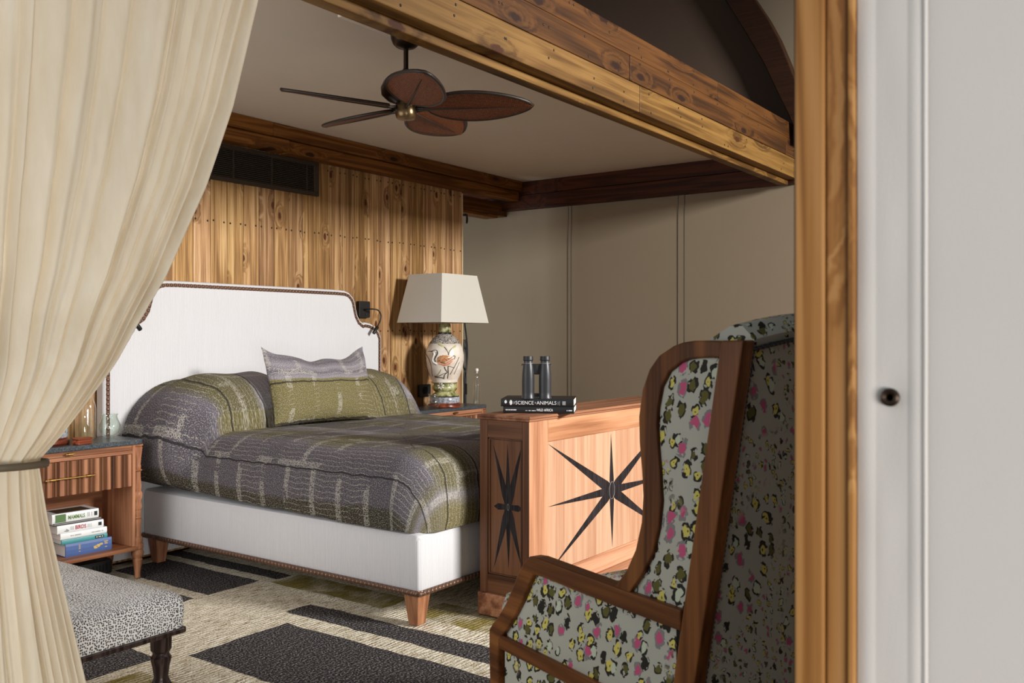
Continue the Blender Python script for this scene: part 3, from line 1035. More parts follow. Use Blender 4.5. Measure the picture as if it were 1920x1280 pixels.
OUTL = outl()
cg = G()
uvs = []
NB = len(OUTL)
side_levels = []
for j in range(9):
    t = j / 8
    side_levels.append(('side', t))
for j in range(1, 11):
    side_levels.append(('arc', j / 10))
for j in range(1, 27):
    side_levels.append(('top', j / 26))
mid = (CX0 + CX1) / 2
for kind, t in side_levels:
    for (x, y, nx, ny) in OUTL:
        headk = min(1.0, max(0.0, (y - 4.05) / 0.25))
        headk = headk * headk * (3 - 2 * headk)
        s_out = abs(nx)
        footk = min(1.0, max(0.0, (y - CYF) / 2.0))
        hem = lerp(0.398, 0.450, footk) + 0.006 * mnoise.noise((x * 6, y * 6, 1))
        bul = 0.115 * headk * s_out
        zt = 0.60 + 0.06 * headk
        d = 0.175 + 0.10 * headk
        fold = 0.006 * mnoise.noise((x * 7, y * 7, 4))
        crease = 0.0
        if s_out > 0.5:
            crease = -0.012 * math.exp(-((y - 4.09) / 0.05) ** 2)
        if kind == 'side':
            z = lerp(hem, zt, t)
            off = 0.012 * sin(pi * t) + bul * (t ** 0.4) * 0.9 + fold * (1 - 0.5 * t) + crease * t
            px, py = x + nx * off, y + ny * off
            drop = zt - z
            ext = 0.26 + drop
        elif kind == 'arc':
            a = t * pi / 2
            ins = d * (1 - cos(a)) + (bul * 0.9 * (1 - (1 - cos(a))) * -1) - crease * (1 - t) - fold * 0.5 * (1 - t)
            ix, iy = x - nx * d, y - ny * d
            zz = topz(min(max(ix, CX0), CX1), iy)
            px, py = x - nx * ins, y - ny * ins
            z = zt + (zz - zt) * sin(a)
            ext = 0.26 * (1 - t)
        else:
            ix, iy = x - nx * d, y - ny * d
            sx, sy = mid, max(iy, CYF + 0.95)
            px, py = lerp(ix, sx, t), lerp(iy, sy, t)
            z = topz(px, py)
            ext = 0.0
        if kind == 'top':
            u_, v_ = py, px - mid
        else:
            ix, iy = x - nx * d, y - ny * d
            de = lerp(0.175, d, t) if kind == 'arc' else 0.175
            u_, v_ = (y - ny * de) + ny * ext, (x - nx * de - mid) + nx * ext
        cg.v.append((px, py, z))
        uvs.append((u_, v_))
for l in range(len(side_levels) - 1):
    for i in range(NB - 1):
        cg.f.append((l * NB + i, l * NB + i + 1, (l + 1) * NB + i + 1, (l + 1) * NB + i))
cov = obj('coverlet', cg, 'coverlet', smooth='all')
lay = cov.data.uv_layers.new(name='UVMap')
for lp in cov.data.loops:
    lay.data[lp.index].uv = uvs[lp.vertex_index]
tag(cov, 'woven olive and purple-grey coverlet spread over the bed and its pillows', 'coverlet')

# ---- lumbar cushion leaning on the pillows
CW, CH, CT = 0.385, 0.205, 0.085


def cushf(side):
    def f(u, v):
        a, b = u * 2 - 1, v * 2 - 1
        e = (1 - abs(a) ** 3.2) * (1 - abs(b) ** 3.0)
        th = CT * max(0, e) ** 0.55
        px = a * CW * (1 - 0.045 * (1 - b * b) * 1.0)
        pz = b * CH * (1 - 0.17 * (1 - a * a) * (1 if b > 0 else 0.35))
        if b > 0:
            pz += 0.05 * (abs(a) ** 3) * b
            pz += 0.010 * sin(a * 9) * b
        wr = 0.006 * mnoise.noise((px * 14, pz * 14, 7))
        return (px, side * th + wr, pz)
    return f


cu = G()
NU, NV = 60, 40
cu.grid(cushf(-1), NU, NV)
cu.grid(cushf(1), NU, NV)
cushion = obj('cushion', cu, 'cushion', smooth='all', fixn=True)
lay = cushion.data.uv_layers.new(name='UVMap')
for lp in cushion.data.loops:
    q = lp.vertex_index % ((NU + 1) * (NV + 1))
    lay.data[lp.index].uv = ((q % (NU + 1)) / NU, (q // (NU + 1)) / NV)
cushion.location = (3.745, 4.035, 0.945)
cushion.rotation_euler = (radians(-17), radians(1.0), radians(-2))
tag(cushion, 'olive and lavender woven lumbar cushion leaning on the pillows', 'cushion')

# ================================================================== CHEST AT THE FOOT OF THE BED
CXL, CXR, CYN, CYB = 3.300, 4.790, 2.262, 2.532
chest = thing('chest', 'walnut chest with inlaid black star panels standing at the foot of the bed', 'chest', (0, 0, 0))
boxo('body', (CXL + .012, CXR - .012, CYN + .012, CYB - .004, 0.05, 0.875), 'walnut_z', chest, 0.0)
# front frame and field
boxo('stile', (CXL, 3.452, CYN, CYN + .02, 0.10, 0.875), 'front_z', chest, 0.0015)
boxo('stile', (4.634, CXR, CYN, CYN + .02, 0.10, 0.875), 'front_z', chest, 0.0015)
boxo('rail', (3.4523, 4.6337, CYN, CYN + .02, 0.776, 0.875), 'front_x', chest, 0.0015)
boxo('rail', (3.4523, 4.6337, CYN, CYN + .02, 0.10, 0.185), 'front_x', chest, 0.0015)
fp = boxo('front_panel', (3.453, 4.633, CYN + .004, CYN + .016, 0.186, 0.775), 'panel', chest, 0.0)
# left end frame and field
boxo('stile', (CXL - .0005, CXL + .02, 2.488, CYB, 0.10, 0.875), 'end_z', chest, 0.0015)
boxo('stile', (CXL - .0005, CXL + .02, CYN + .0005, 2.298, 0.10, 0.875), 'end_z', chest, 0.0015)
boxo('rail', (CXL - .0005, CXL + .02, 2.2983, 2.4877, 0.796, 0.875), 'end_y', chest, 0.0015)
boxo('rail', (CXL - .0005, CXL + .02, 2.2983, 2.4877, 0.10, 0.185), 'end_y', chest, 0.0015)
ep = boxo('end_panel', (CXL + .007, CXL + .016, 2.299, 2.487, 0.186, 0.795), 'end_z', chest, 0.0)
mo = G()
for (a0, b0_, a1, b1) in ((2.299, 0.186, 2.487, 0.795),):
    mo.tube([(CXL + .006, a0 + .006, b0_ + .006), (CXL + .006, a1 - .006, b0_ + .006), (CXL + .006, a1 - .006, b1 - .006), (CXL + .006, a0 + .006, b1 - .006)], 0.006, 6, closed=True)
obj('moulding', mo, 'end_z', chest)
# top and plinth
tp = G()
for z0, z1, e in ((0.888, 0.900, 0.014), (0.876, 0.888, 0.006)):
    tp.box(CXL - e, CXR + e, CYN - e, CYB + e * 0.3, z0, z1)
obj('top', tp, 'walnut_x', chest, bevel=0.003)
boxo('plinth', (CXL - .014, CXR + .014, CYN - .014, CYB + .004, 0.0, 0.10), 'walnut_x', chest, 0.005)


def star(name, tips, c, hw, conv, parent, oval):
    """inlaid star: one thin dark wedge per arm, meeting in an oval boss"""
    for ia, (ta, tb) in enumerate(tips):
        d = Vector((ta - c[0], tb - c[1]))
        L = d.length
        nrm = Vector((-d.y, d.x)).normalized()
        sx = hw[0] * abs(nrm.x) + hw[1] * abs(nrm.y)
        p1, p2 = Vector(c) + nrm * sx, Vector(c) - nrm * sx
        p1, p2 = p1 + d * (0.055 / L), p2 + d * (0.055 / L)
        obj(name, G().prism([(c[0] + nrm.x * sx * .7, c[1] + nrm.y * sx * .7), (p1.x, p1.y), (ta, tb), (p2.x, p2.y), (c[0] - nrm.x * sx * .7, c[1] - nrm.y * sx * .7)], conv, 0.0, 1.0 + 0.06 * ia), 'inlay', parent)
    ov = [(c[0] + oval[0] * cos(2 * pi * k / 20), c[1] + oval[1] * sin(2 * pi * k / 20)) for k in range(20)]
    obj('star_boss', G().prism(ov, conv, 0.0, 1.6), 'inlay', parent)
    rim_ = [conv(c[0] + oval[0] * cos(2 * pi * k / 28), c[1] + oval[1] * sin(2 * pi * k / 28), 1.6) for k in range(28)]
    obj('boss_line', G().tube(rim_, 0.0012, 4, closed=True), 'ink_grey', parent)


fc = (4.036, 0.480)
star('star_arm', [(4.028, 0.762), (4.040, 0.195), (3.456, 0.766), (3.452, 0.484), (3.480, 0.197), (4.62, 0.766), (4.625, 0.478), (4.60, 0.197)], fc, (0.0205, 0.0205),
     lambda a, b, t: (a, CYN + .0042 - 0.0009 * t, b), fp, (0.026, 0.043))
ec = (2.3795, 0.493)
star('star_arm', [(2.383, 0.772), (2.377, 0.222), (2.462, 0.766), (2.303, 0.780), (2.458, 0.215), (2.306, 0.235), (2.458, 0.490), (2.302, 0.492)], ec, (0.014, 0.014),
     lambda a, b, t: (CXL + .0072 - 0.0009 * t, a, b), ep, (0.005, 0.014))

# ---- two big books on the chest
Rv = Vector((0.5807, -0.8141, 0))          # the books lie square to the doorway, turned a little
Fv = Vector((0.8141, 0.5807, 0))
TURN = radians(-7.0)
Rb = Vector((Rv.x * cos(TURN) - Rv.y * sin(TURN), Rv.x * sin(TURN) + Rv.y * cos(TURN), 0))
Fb = Vector((-Rb.y, Rb.x, 0))


def frame_book(name, label, origin, right, fwd, L, D, T, cover, group, pages_side=True):
    """a hardback lying flat; origin is the near left lower corner of its spine, right runs along the spine"""
    r = Vector(right)
    f = Vector(fwd)
    t = thing(name, label, 'book', tuple(origin), 0.0, group)
    cv = lambda a, b, c: tuple(r * a + f * b + Vector((0, 0, c)))

    def bx(a0, a1, b0_, b1, c0, c1):
        vs = [cv(a, b, c) for c in (c0, c1) for b in (b0_, b1) for a in (a0, a1)]
        return G().add(vs, [(0, 2, 3, 1), (4, 5, 7, 6), (0, 1, 5, 4), (2, 6, 7, 3), (0, 4, 6, 2), (1, 3, 7, 5)])
    c = bx(0, L, 0, D, 0, 0.0022)
    g2 = bx(0, L, 0, D, T - 0.0022, T)
    c.add(g2.v, g2.f)
    # rounded spine
    pts = [(0.0, 0.0), (-0.0025, T * 0.2), (-0.0035, T * 0.5), (-0.0025, T * 0.8), (0.0, T), (0.004, T), (0.004, 0.0)]
    c.prism(pts, lambda b, z, a: cv(a, b, z), 0.0, L)
    obj('cover', c, cover, t)
    obj('pages', bx(0.003, L - 0.003, 0.004, D - 0.004, 0.0022, T - 0.0022), 'paper', t)
    return t, r, f


def spine_pt(r, f, a, z):
    return r * a - f * 0.0036 + Vector((0, 0, z))


def small_print(name, mat, parent, r, f, a0, a1, z, h, step=0.0042):
    """a line of print too small to read in the photograph: a row of letter-sized dashes"""
    rn = random.Random(int(a0 * 1e4) + int(z * 1e5))
    g = G()
    a = a0
    while a < a1:
        w = step * rn.choice((0.45, 0.6, 0.7, 0.8))
        if rn.random() > 0.12:
            g.add([tuple(spine_pt(r, f, q, zz) - f * 0.0006) for q, zz in ((a, z), (min(a + w, a1), z), (min(a + w, a1), z + h), (a, z + h))], [(0, 1, 2, 3)])
        a += step
    obj(name, g, mat, parent)


T1 = 0.031
bo = Vector((3.388, 2.466, 0.900))
bk, r, f = frame_book('book', 'lower black book titled WILD AFRICA lying on the chest', bo, Rb, Fb, 0.322, 0.235, T1 - .001, 'bk_black', 'books under the binoculars')
text('spine_title', 'WILD AFRICA', 'ink_white', bk, spine_pt(r, f, 0.153, 0.0105), r, (0, 0, 1), 0.011, 0.075, bold=0.02)
small_print('spine_subtitle', 'ink_white', bk, r, f, 0.103, 0.150, 0.0108, 0.0036, 0.003)
small_print('spine_author', 'ink_white', bk, r, f, 0.012, 0.062, 0.013, 0.0052)
small_print('spine_imprint', 'ink_white', bk, r, f, 0.290, 0.314, 0.0115, 0.0052, 0.0032)
bo2 = Vector((3.382, 2.474, 0.931))
bk, r, f = frame_book('book', 'upper black book titled THE SCIENCE OF ANIMALS under the binoculars', bo2, Rb, Fb, 0.331, 0.240, 0.034, 'bk_black', 'books under the binoculars')
text('spine_title', 'SCIENCE', 'ink_white', bk, spine_pt(r, f, 0.066, 0.0095), r, (0, 0, 1), 0.0160, 0.083)
text('spine_title', 'ANIMALS', 'ink_white', bk, spine_pt(r, f, 0.163, 0.0095), r, (0, 0, 1), 0.0160, 0.090)
text('spine_small_word', 'THE', 'ink_white', bk, spine_pt(r, f, 0.0635, 0.0105), (0, 0, 1), -r, 0.0055, 0.012)
text('spine_small_word', 'OF', 'ink_white', bk, spine_pt(r, f, 0.1605, 0.013), (0, 0, 1), -r, 0.005, 0.008)
g = G()
for a0, a1, z0, z1 in ((0.258, 0.2595, 0.009, 0.023), (0.262, 0.2635, 0.009, 0.023), (0.2665, 0.2685, 0.006, 0.026)):
    g.add([tuple(spine_pt(r, f, a, z) - f * 0.0004) for a, z in ((a0, z0), (a1, z0), (a1, z1), (a0, z1))], [(0, 1, 2, 3)])
obj('spine_lines', g, 'ink_grey', bk)
g = G()
for a0, a1, z0, z1 in ((0.280, 0.295, 0.008, 0.025),):
    g.add([tuple(spine_pt(r, f, a, z) - f * 0.0004) for a, z in ((a0, z0), (a1, z0), (a1, z1), (a0, z1))], [(0, 1, 2, 3)])
obj('publisher_mark', g, 'ink_grey', bk)
g = G()
for ca, cz_, ra, rz_ in ((0.022, 0.021, 0.0055, 0.008), (0.046, 0.018, 0.0065, 0.0115)):
    g.add([tuple(spine_pt(r, f, ca + ra * cos(2 * pi * k / 14) * (1 + .2 * sin(3 * k)), cz_ + rz_ * sin(2 * pi * k / 14)) - f * 0.0004) for k in range(14)], [tuple(range(14))])
obj('spine_picture', g, 'bk_white', bk)

# ---- binoculars standing on the books
bino = thing('binoculars', 'charcoal rubber-armoured binoculars standing upright on the two black books', 'binoculars', (3.482, 2.346, 0.9655))
for s in (-1, 1):
    c = Rv * (s * 0.0385)
    prof = [(0.0, 0.0), (0.0305, 0.0), (0.0310, 0.004), (0.0288, 0.008), (0.0282, 0.03), (0.0288, 0.08), (0.0280, 0.115), (0.0240, 0.150), (0.0205, 0.166), (0.0203, 0.172)]
    b = obj('barrel', G().lathe(prof, c.x, c.y, 36), 'black_rubber', bino, smooth=True)
    obj('eyecup', G().lathe([(0.0200, 0.172), (0.0228, 0.174), (0.0236, 0.178), (0.0226, 0.181), (0.0228, 0.190), (0.0218, 0.193), (0.0150, 0.193), (0.0140, 0.186)], c.x, c.y, 32), 'black_cap', b, smooth=True)
    obj('ring', G().lathe([(0.0216, 0.1605), (0.0220, 0.1607), (0.0220, 0.1622), (0.0214, 0.1624)], c.x, c.y, 32), 'ink_grey', b, smooth=True)
    d = Rv * (s * 0.066)
    obj('strap_lug', G().tube([tuple(c + Rv * (s * .022) + Vector((0, 0, .155))), tuple(c + Rv * (s * .028) + Vector((0, 0, .157))), tuple(c + Rv * (s * .029) + Vector((0, 0, .150)))], 0.0022, 6), 'black_cap', bino)
br = G()
m4 = Matrix.Rotation(atan2(Rv.y, Rv.x), 4, 'Z')
for x0, x1, y0, y1, z0, z1 in ((-0.022, 0.022, -0.011, 0.011, 0.112, 0.158), (-0.020, 0.020, -0.010, 0.010, 0.010, 0.024)):
    q = G().box(x0, x1, y0, y1, z0, z1)
    obj('bridge', G().add([tuple(m4 @ Vector(v)) for v in q.v], q.f), 'black_cap', bino, bevel=0.003)
obj('focus_wheel', G().lathe([(0.0095, 0.110), (0.0115, 0.113), (0.0115, 0.152), (0.0095, 0.1565)], 0, 0, 20), 'black_cap', bino, smooth=True)

# ================================================================== NIGHTSTANDS


def legprof(r):
    return [(r * 0.48, 0.0), (r * 0.62, 0.006), (r * 0.55, 0.02), (r * 0.62, 0.035), (r * 0.9, 0.085), (r * 1.0, 0.095), (r * 0.8, 0.102), (r * 1.15, 0.118), (r * 1.22, 0.13), (r * 1.0, 0.146), (r * 0.95, 0.15), (r * 1.1, 0.153), (r * 1.1, 0.176), (r * 0.85, 0.18), (r * 1.0, 0.19), (r * 0.95, 0.21), (r * 0.7, 0.215), (r * 0.62, 0.25), (r * 0.8, 0.30), (r * 0.66, 0.305), (r * 0.9, 0.312), (r * 0.66, 0.32), (r * 0.8, 0.345), (r * 0.66, 0.35), (r * 0.92, 0.37),
            (r * 0.66, 0.40), (r * 0.95, 0.415), (r * 0.95, 0.44), (r * 0.66, 0.45), (r * 0.8, 0.47), (r * 0.62, 0.52), (r * 0.62, 0.55), (r * 0.95, 0.556), (r * 0.62, 0.563), (r * 0.7, 0.58), (r * 0.62, 0.585), (r * 0.70, 0.62), (r * 0.95, 0.672), (r * 0.95, 0.676), (r * 0.8, 0.68), (r * 1.05, 0.684), (r * 1.05, 0.6915)]


def nightstand(x0, x1, label):
    y0, y1 = 4.325, 4.632
    t = thing('nightstand', label, 'nightstand', ((x0 + x1) / 2, 4.5, 0), 0, 'walnut nightstands flanking the bed')
    ox = (x0 + x1) / 2
    hw = (x1 - x0) / 2
    lx = lambda v: v - ox
    L = lambda b: (b[0], b[1], b[2] - 4.5, b[3] - 4.5, b[4], b[5])
    pl = roundrect(-hw - .004, hw + .004, y0 - 4.5 - .008, y1 - 4.5, 0.035)
    obj('top', G().prism(pl, cz, 0.692, 0.718), 'slate', t, bevel=0.006)
    for sx in (-1, 1):
        for yy in (y0 + 0.022, y1 - 0.025):
            obj('leg', G().lathe(legprof(0.026), sx * (hw - 0.022), yy - 4.5, 20), 'walnut_z', t, smooth=True)
    boxo('carcass_side', L((-hw + .042, -hw + .060, y0 + .006, y1, 0.168, 0.6915)), 'walnut_z', t, 0.0015)
    boxo('carcass_side', L((hw - .060, hw - .042, y0 + .006, y1, 0.168, 0.6915)), 'walnut_z', t, 0.0015)
    boxo('back_panel', L((-hw + .06, hw - .06, y1 - .02, y1 - .005, 0.168, 0.691)), 'walnut_x', t, 0.0)
    boxo('shelf', L((-hw + .006, hw - .006, y0 - .004, y1, 0.148, 0.168)), 'walnut_x', t, 0.003)
    boxo('rail', L((-hw + .06, hw - .06, y0 + .008, y0 + .03, 0.647, 0.664)), 'walnut_x', t, 0.001)
    boxo('drawer_floor', L((-hw + .06, hw - .06, y0 + .03, y1 - .02, 0.480, 0.49)), 'walnut_x', t, 0.0)
    tray = boxo('pull_out_tray', L((-hw + .063, hw - .063, y0 + .004, y0 + .25, 0.666, 0.6905)), 'walnut_x', t, 0.0015)
    dr = boxo('drawer', L((-hw + .062, hw - .062, y0 + .012, y0 + .30, 0.492, 0.645)), 'walnut_z', t, 0.0)
    # reeded drawer front: alternating wide and narrow half rounds
    xx = -hw + .0625
    kk = 0
    while xx < hw - .063 - 0.012:
        w = (0.026, 0.007, 0.017, 0.007)[kk % 4]
        w = min(w, hw - .0625 - xx)
        pr_ = [(xx + w * 0.5 - w * 0.5 * cos(pi * q / 8), y0 + .012 - 4.5 - w * 0.42 * sin(pi * q / 8)) for q in range(9)]
        obj('reed', G().prism(pr_, cz, 0.481, 0.645), 'walnut_z' if w > 0.02 else 'end_z', dr, smooth=True)
        xx += w + 0.0006
        kk += 1
    for par, zc, half, posts, yy, rr in ((dr, 0.567, 0.125, 0.09, y0 - .022, 0.0042), (tray, 0.680, 0.022, 0.0, y0 - .014, 0.0042)):
        h = G().tube([(-half, yy - 4.5, zc), (half, yy - 4.5, zc)], rr, 10)
        for sx in ((-1, 1) if posts else (0,)):
            h.tube([(sx * posts, yy - 4.5 - .001, zc), (sx * posts, y0 + .012 - 4.5, zc)], rr * 1.1, 10)
            h.tube([(sx * posts - .012, yy - 4.5, zc), (sx * posts + .012, yy - 4.5, zc)], rr * 1.7, 10)
        o_ = obj('bar_pull' if posts else 'knob', h, 'brass', par, smooth=True)
        o_['label'] = 'brass pull'
    return t


nightstand(1.975, 2.775, 'walnut nightstand with books on its shelf, left of the bed behind the curtain')
nightstand(4.930, 5.730, 'walnut nightstand right of the bed, carrying the heron lamp')

# ---- books on the shelf of the near nightstand
ZS = 0.1685
specs = [
    ('thick blue hardback at the bottom of the shelf stack', 2.392, 2.626, 0.064, 'bk_blue', 0.17),
    ('thin teal book lying on the blue hardback', 2.372, 2.602, 0.025, 'bk_teal', 0.165),
    ('plain white paperback under the BIRDS guide', 2.366, 2.600, 0.031, 'bk_white', 0.16),
    ('white BIRDS field guide in the shelf stack', 2.350, 2.582, 0.040, 'bk_white', 0.155),
    ('thin dark grey book between the BIRDS and MAMMALS guides', 2.335, 2.568, 0.014, 'bk_grey', 0.15),
    ('white MAMMALS field guide on top of the shelf stack', 2.325, 2.556, 0.045, 'bk_white', 0.145),
]
rr_ = Vector((cos(radians(-3)), sin(radians(-3)), 0))
ff_ = Vector((-rr_.y, rr_.x, 0))
z = ZS
for i, (lab, xa, xb, T, cov_, D) in enumerate(specs):
    Lb = xb - xa
    bk, r, f = frame_book('book', lab, Vector((xa, 4.386, z)), rr_, ff_, Lb, D, T - 0.0006, cov_, 'books on the nightstand shelf')
    sp = lambda a, zz: spine_pt(r, f, a, zz)

    def patch(nm, a0, a1, z0, z1, mt, e=0.0005):
        obj(nm, G().add([tuple(sp(a, zz) - f * e) for a, zz in ((a0, z0), (a1, z0), (a1, z1), (a0, z1))], [(0, 1, 2, 3)]), mt, bk)
    if i == 5:
        text('spine_title', 'MAMMALS', 'ink_green', bk, sp(0.076, 0.012), r, (0, 0, 1), 0.0185, 0.083, bold=0.02)
        patch('spine_picture', 0.015, 0.066, 0.003, 0.041, 'bk_green')
        patch('publisher_mark', 0.207, 0.223, 0.012, 0.033, 'ink_dark')
        for kx in (0.174, 0.181, 0.194):
            patch('spine_text', kx, kx + 0.0025, 0.012, 0.032, 'ink_grey')
        patch('cover_picture', 0.02, 0.21, 0.0, 0.0, 'bk_brown')
        obj('front_picture', G().add([tuple(r * a + f * b + Vector((0, 0, T - 0.0003))) for a, b in ((.03, .015), (.2, .015), (.2, .12), (.03, .12))], [(0, 1, 2, 3)]), 'bk_brown', bk)
    elif i == 3:
        text('spine_title', 'BIRDS', 'ink_red', bk, sp(0.087, 0.012), r, (0, 0, 1), 0.0185, 0.054, bold=0.02)
        patch('publisher_mark', 0.204, 0.221, 0.012, 0.029, 'ink_dark')
        for kx in (0.065, 0.071, 0.077, 0.150, 0.157, 0.165):
            patch('spine_text', kx, kx + 0.002, 0.012, 0.029, 'ink_grey')
        g = G().add([tuple(sp(a, zz) - f * .0005) for a, zz in ((0.030, 0.010), (0.05, 0.006), (0.060, 0.010), (0.052, 0.016), (0.042, 0.022), (0.044, 0.015))], [tuple(range(6))])
        obj('spine_bird', g, 'ink_grey', bk)
    elif i == 2:
        small_print('spine_text', 'ink_grey', bk, r, f, 0.045, 0.105, 0.012, 0.005)
        small_print('spine_text', 'ink_grey', bk, r, f, 0.155, 0.215, 0.012, 0.005)
    elif i == 1:
        patch('label_patch', 0.166, 0.212, 0.005, 0.018, 'ink_dark')
        small_print('spine_text', 'bk_white', bk, r, f, 0.172, 0.207, 0.009, 0.0048)
        patch('spine_line', 0.0, 0.22, 0.0205, 0.0215, 'bk_white')
    elif i == 0:
        g = G()
        for a, zz, ra, rz_ in ((0.150, 0.026, 0.012, 0.008), (0.163, 0.031, 0.011, 0.008), (0.178, 0.037, 0.010, 0.005)):
            g.add([tuple(sp(a + ra * cos(2 * pi * k / 12) * (1 + .25 * sin(4 * k)), zz + rz_ * sin(2 * pi * k / 12)) - f * .0006) for k in range(12)], [tuple(range(12))])
        obj('spine_animal', g, 'ink_gold', bk)
        for a, zz, w in ((0.192, 0.046, 0.022), (0.195, 0.040, 0.014), (0.196, 0.034, 0.016), (0.197, 0.018, 0.012)):
            patch('spine_text', a, a + w, zz, zz + 0.0035, 'ink_gold')
        for zz in (0.048, 0.042, 0.036, 0.030, 0.018):
            patch('spine_text', 0.064, 0.073, zz, zz + 0.0032, 'ink_gold')
    z += T

# ---- black power box and cable on the rug beneath it
pb = thing('power_box', 'black power box on the rug beneath the curtain-side nightstand', 'power box', (2.60, 4.60, 0.0))
boxo('case', (-0.13, 0.13, -0.06, 0.06, 0.002, 0.075), 'dark_plastic', pb, 0.008)
g = G()
for i in range(5):
    g.box(0.02 + i * .018, 0.03 + i * .018, -0.0625, -0.058, 0.02, 0.055)
obj('vents', g, 'void', pb)
tag(obj('power_cable', G().tube(smooth_path([(2.62, 4.535, .03), (2.58, 4.46, .008), (2.5, 4.40, .006), (2.42, 4.44, .006), (2.34, 4.40, .006)], 8), 0.006, 8), 'dark_plastic', smooth='all'), 'black cable curling out of the power box under the nightstand', 'cable')

# ================================================================== GLASSWARE


def bottle(name, label, loc, rad, hgt, group=None):
    t = thing(name, label, 'bottle', loc, 0, group)
    s = hgt / 0.29
    r = rad
    nk = 0.0125 * s
    outp = [(0.0, 0.0), (r * 0.92, 0.0), (r, 0.005), (r, 0.145 * s), (r * 0.93, 0.165 * s), (r * 0.7, 0.188 * s), (nk * 1.3, 0.213 * s), (nk, 0.230 * s), (nk, 0.252 * s), (nk * 1.2, 0.254 * s), (nk * 1.2, 0.262 * s)]
    inp = [(nk * 0.75, 0.262 * s), (nk * 0.75, 0.230 * s), (nk * 1.0, 0.214 * s), (r * 0.64, 0.187 * s), (r * 0.88, 0.164 * s), (r * 0.945, 0.145 * s), (r * 0.945, 0.010), (0.0, 0.008)]
    obj('bottle_glass', G().lathe(outp + inp, 0, 0, 40, cap=False), 'glass', t, smooth='all')
    obj('water', G().lathe([(0.0, 0.0095), (r * 0.935, 0.0115), (r * 0.935, 0.12 * s), (0.0, 0.12 * s)], 0, 0, 40, cap=False), 'water', t, smooth=True)
    st_ = obj('stopper', G().lathe([(nk * 0.7, 0.250 * s), (nk * 0.72, 0.264 * s), (nk * 1.1, 0.268 * s), (nk * 1.1, 0.282 * s), (nk * 0.7, 0.289 * s)], 0, 0, 20), 'cork', t, smooth=True)
    w = G()
    for sx in (-1, 1):
        w.tube(smooth_path([(sx * nk * 1.3, 0, 0.235 * s), (sx * nk * 1.75, 0.004, 0.250 * s), (sx * nk * 1.7, 0, 0.270 * s), (sx * nk * 0.8, 0, 0.277 * s)], 5), 0.0014, 6)
    w.tube([(nk * 1.15 * cos(a * pi / 8), nk * 1.15 * sin(a * pi / 8), 0.236 * s) for a in range(16)], 0.0014, 6, closed=True)
    obj('wire_bail', w, 'chrome', t, smooth='all')
    return t


def tumbler(name, label, loc, k=1.0, mat='glass_green', group=None):
    t = thing(name, label, 'glass', loc, 0, group)
    o = [(0.0, 0.0), (0.020, 0.0), (0.024, 0.003), (0.038, 0.016), (0.046, 0.034), (0.045, 0.052), (0.037, 0.072), (0.031, 0.086), (0.031, 0.094), (0.035, 0.101)]
    i = [(0.0335, 0.101), (0.0292, 0.093), (0.0292, 0.086), (0.0352, 0.071), (0.0432, 0.052), (0.0440, 0.035), (0.0358, 0.019), (0.022, 0.009), (0.0, 0.008)]
    pr_ = [(a * k, b * k) for a, b in o + i]
    obj('bowl', G().lathe(pr_, 0, 0, 44, cap=False), mat, t, smooth='all')
    return t


bottle('water_bottle', 'swing-top glass water bottle on the curtain-side nightstand', (2.62, 4.585, 0.7185), 0.040, 0.31, 'glass water bottles on the nightstands')
bottle('water_bottle', 'swing-top glass water bottle standing beside the heron lamp', (5.61, 4.335, 0.7185), 0.029, 0.285, 'glass water bottles on the nightstands')
tumbler('glass_tumbler', 'round-bellied glass tumbler on the curtain-side nightstand', (2.708, 4.53, 0.7185), 1.22, group='glass tumblers on the nightstands')
tumbler('glass_tumbler', 'round-bellied glass tumbler in front of the heron lamp base', (5.125, 4.36, 0.7185), 1.1, 'glass', group='glass tumblers on the nightstands')
t = thing('trinket_box', 'small red-brown wooden box at the curtain edge of the nightstand', 'box', (2.458, 4.352, 0.7185))
boxo('case', (-0.035, 0.035, -0.03, 0.03, 0, 0.022), 'redwood', t, 0.004)
boxo('lid', (-0.037, 0.037, -0.032, 0.032, 0.0225, 0.034), 'redwood', t, 0.005)

# ================================================================== HERON LAMPS
LPROF = [(0.103, 0.905), (0.094, 0.915), (0.104, 0.935), (0.122, 0.975), (0.136, 1.02), (0.143, 1.07), (0.143, 1.11), (0.136, 1.155), (0.118, 1.195)]


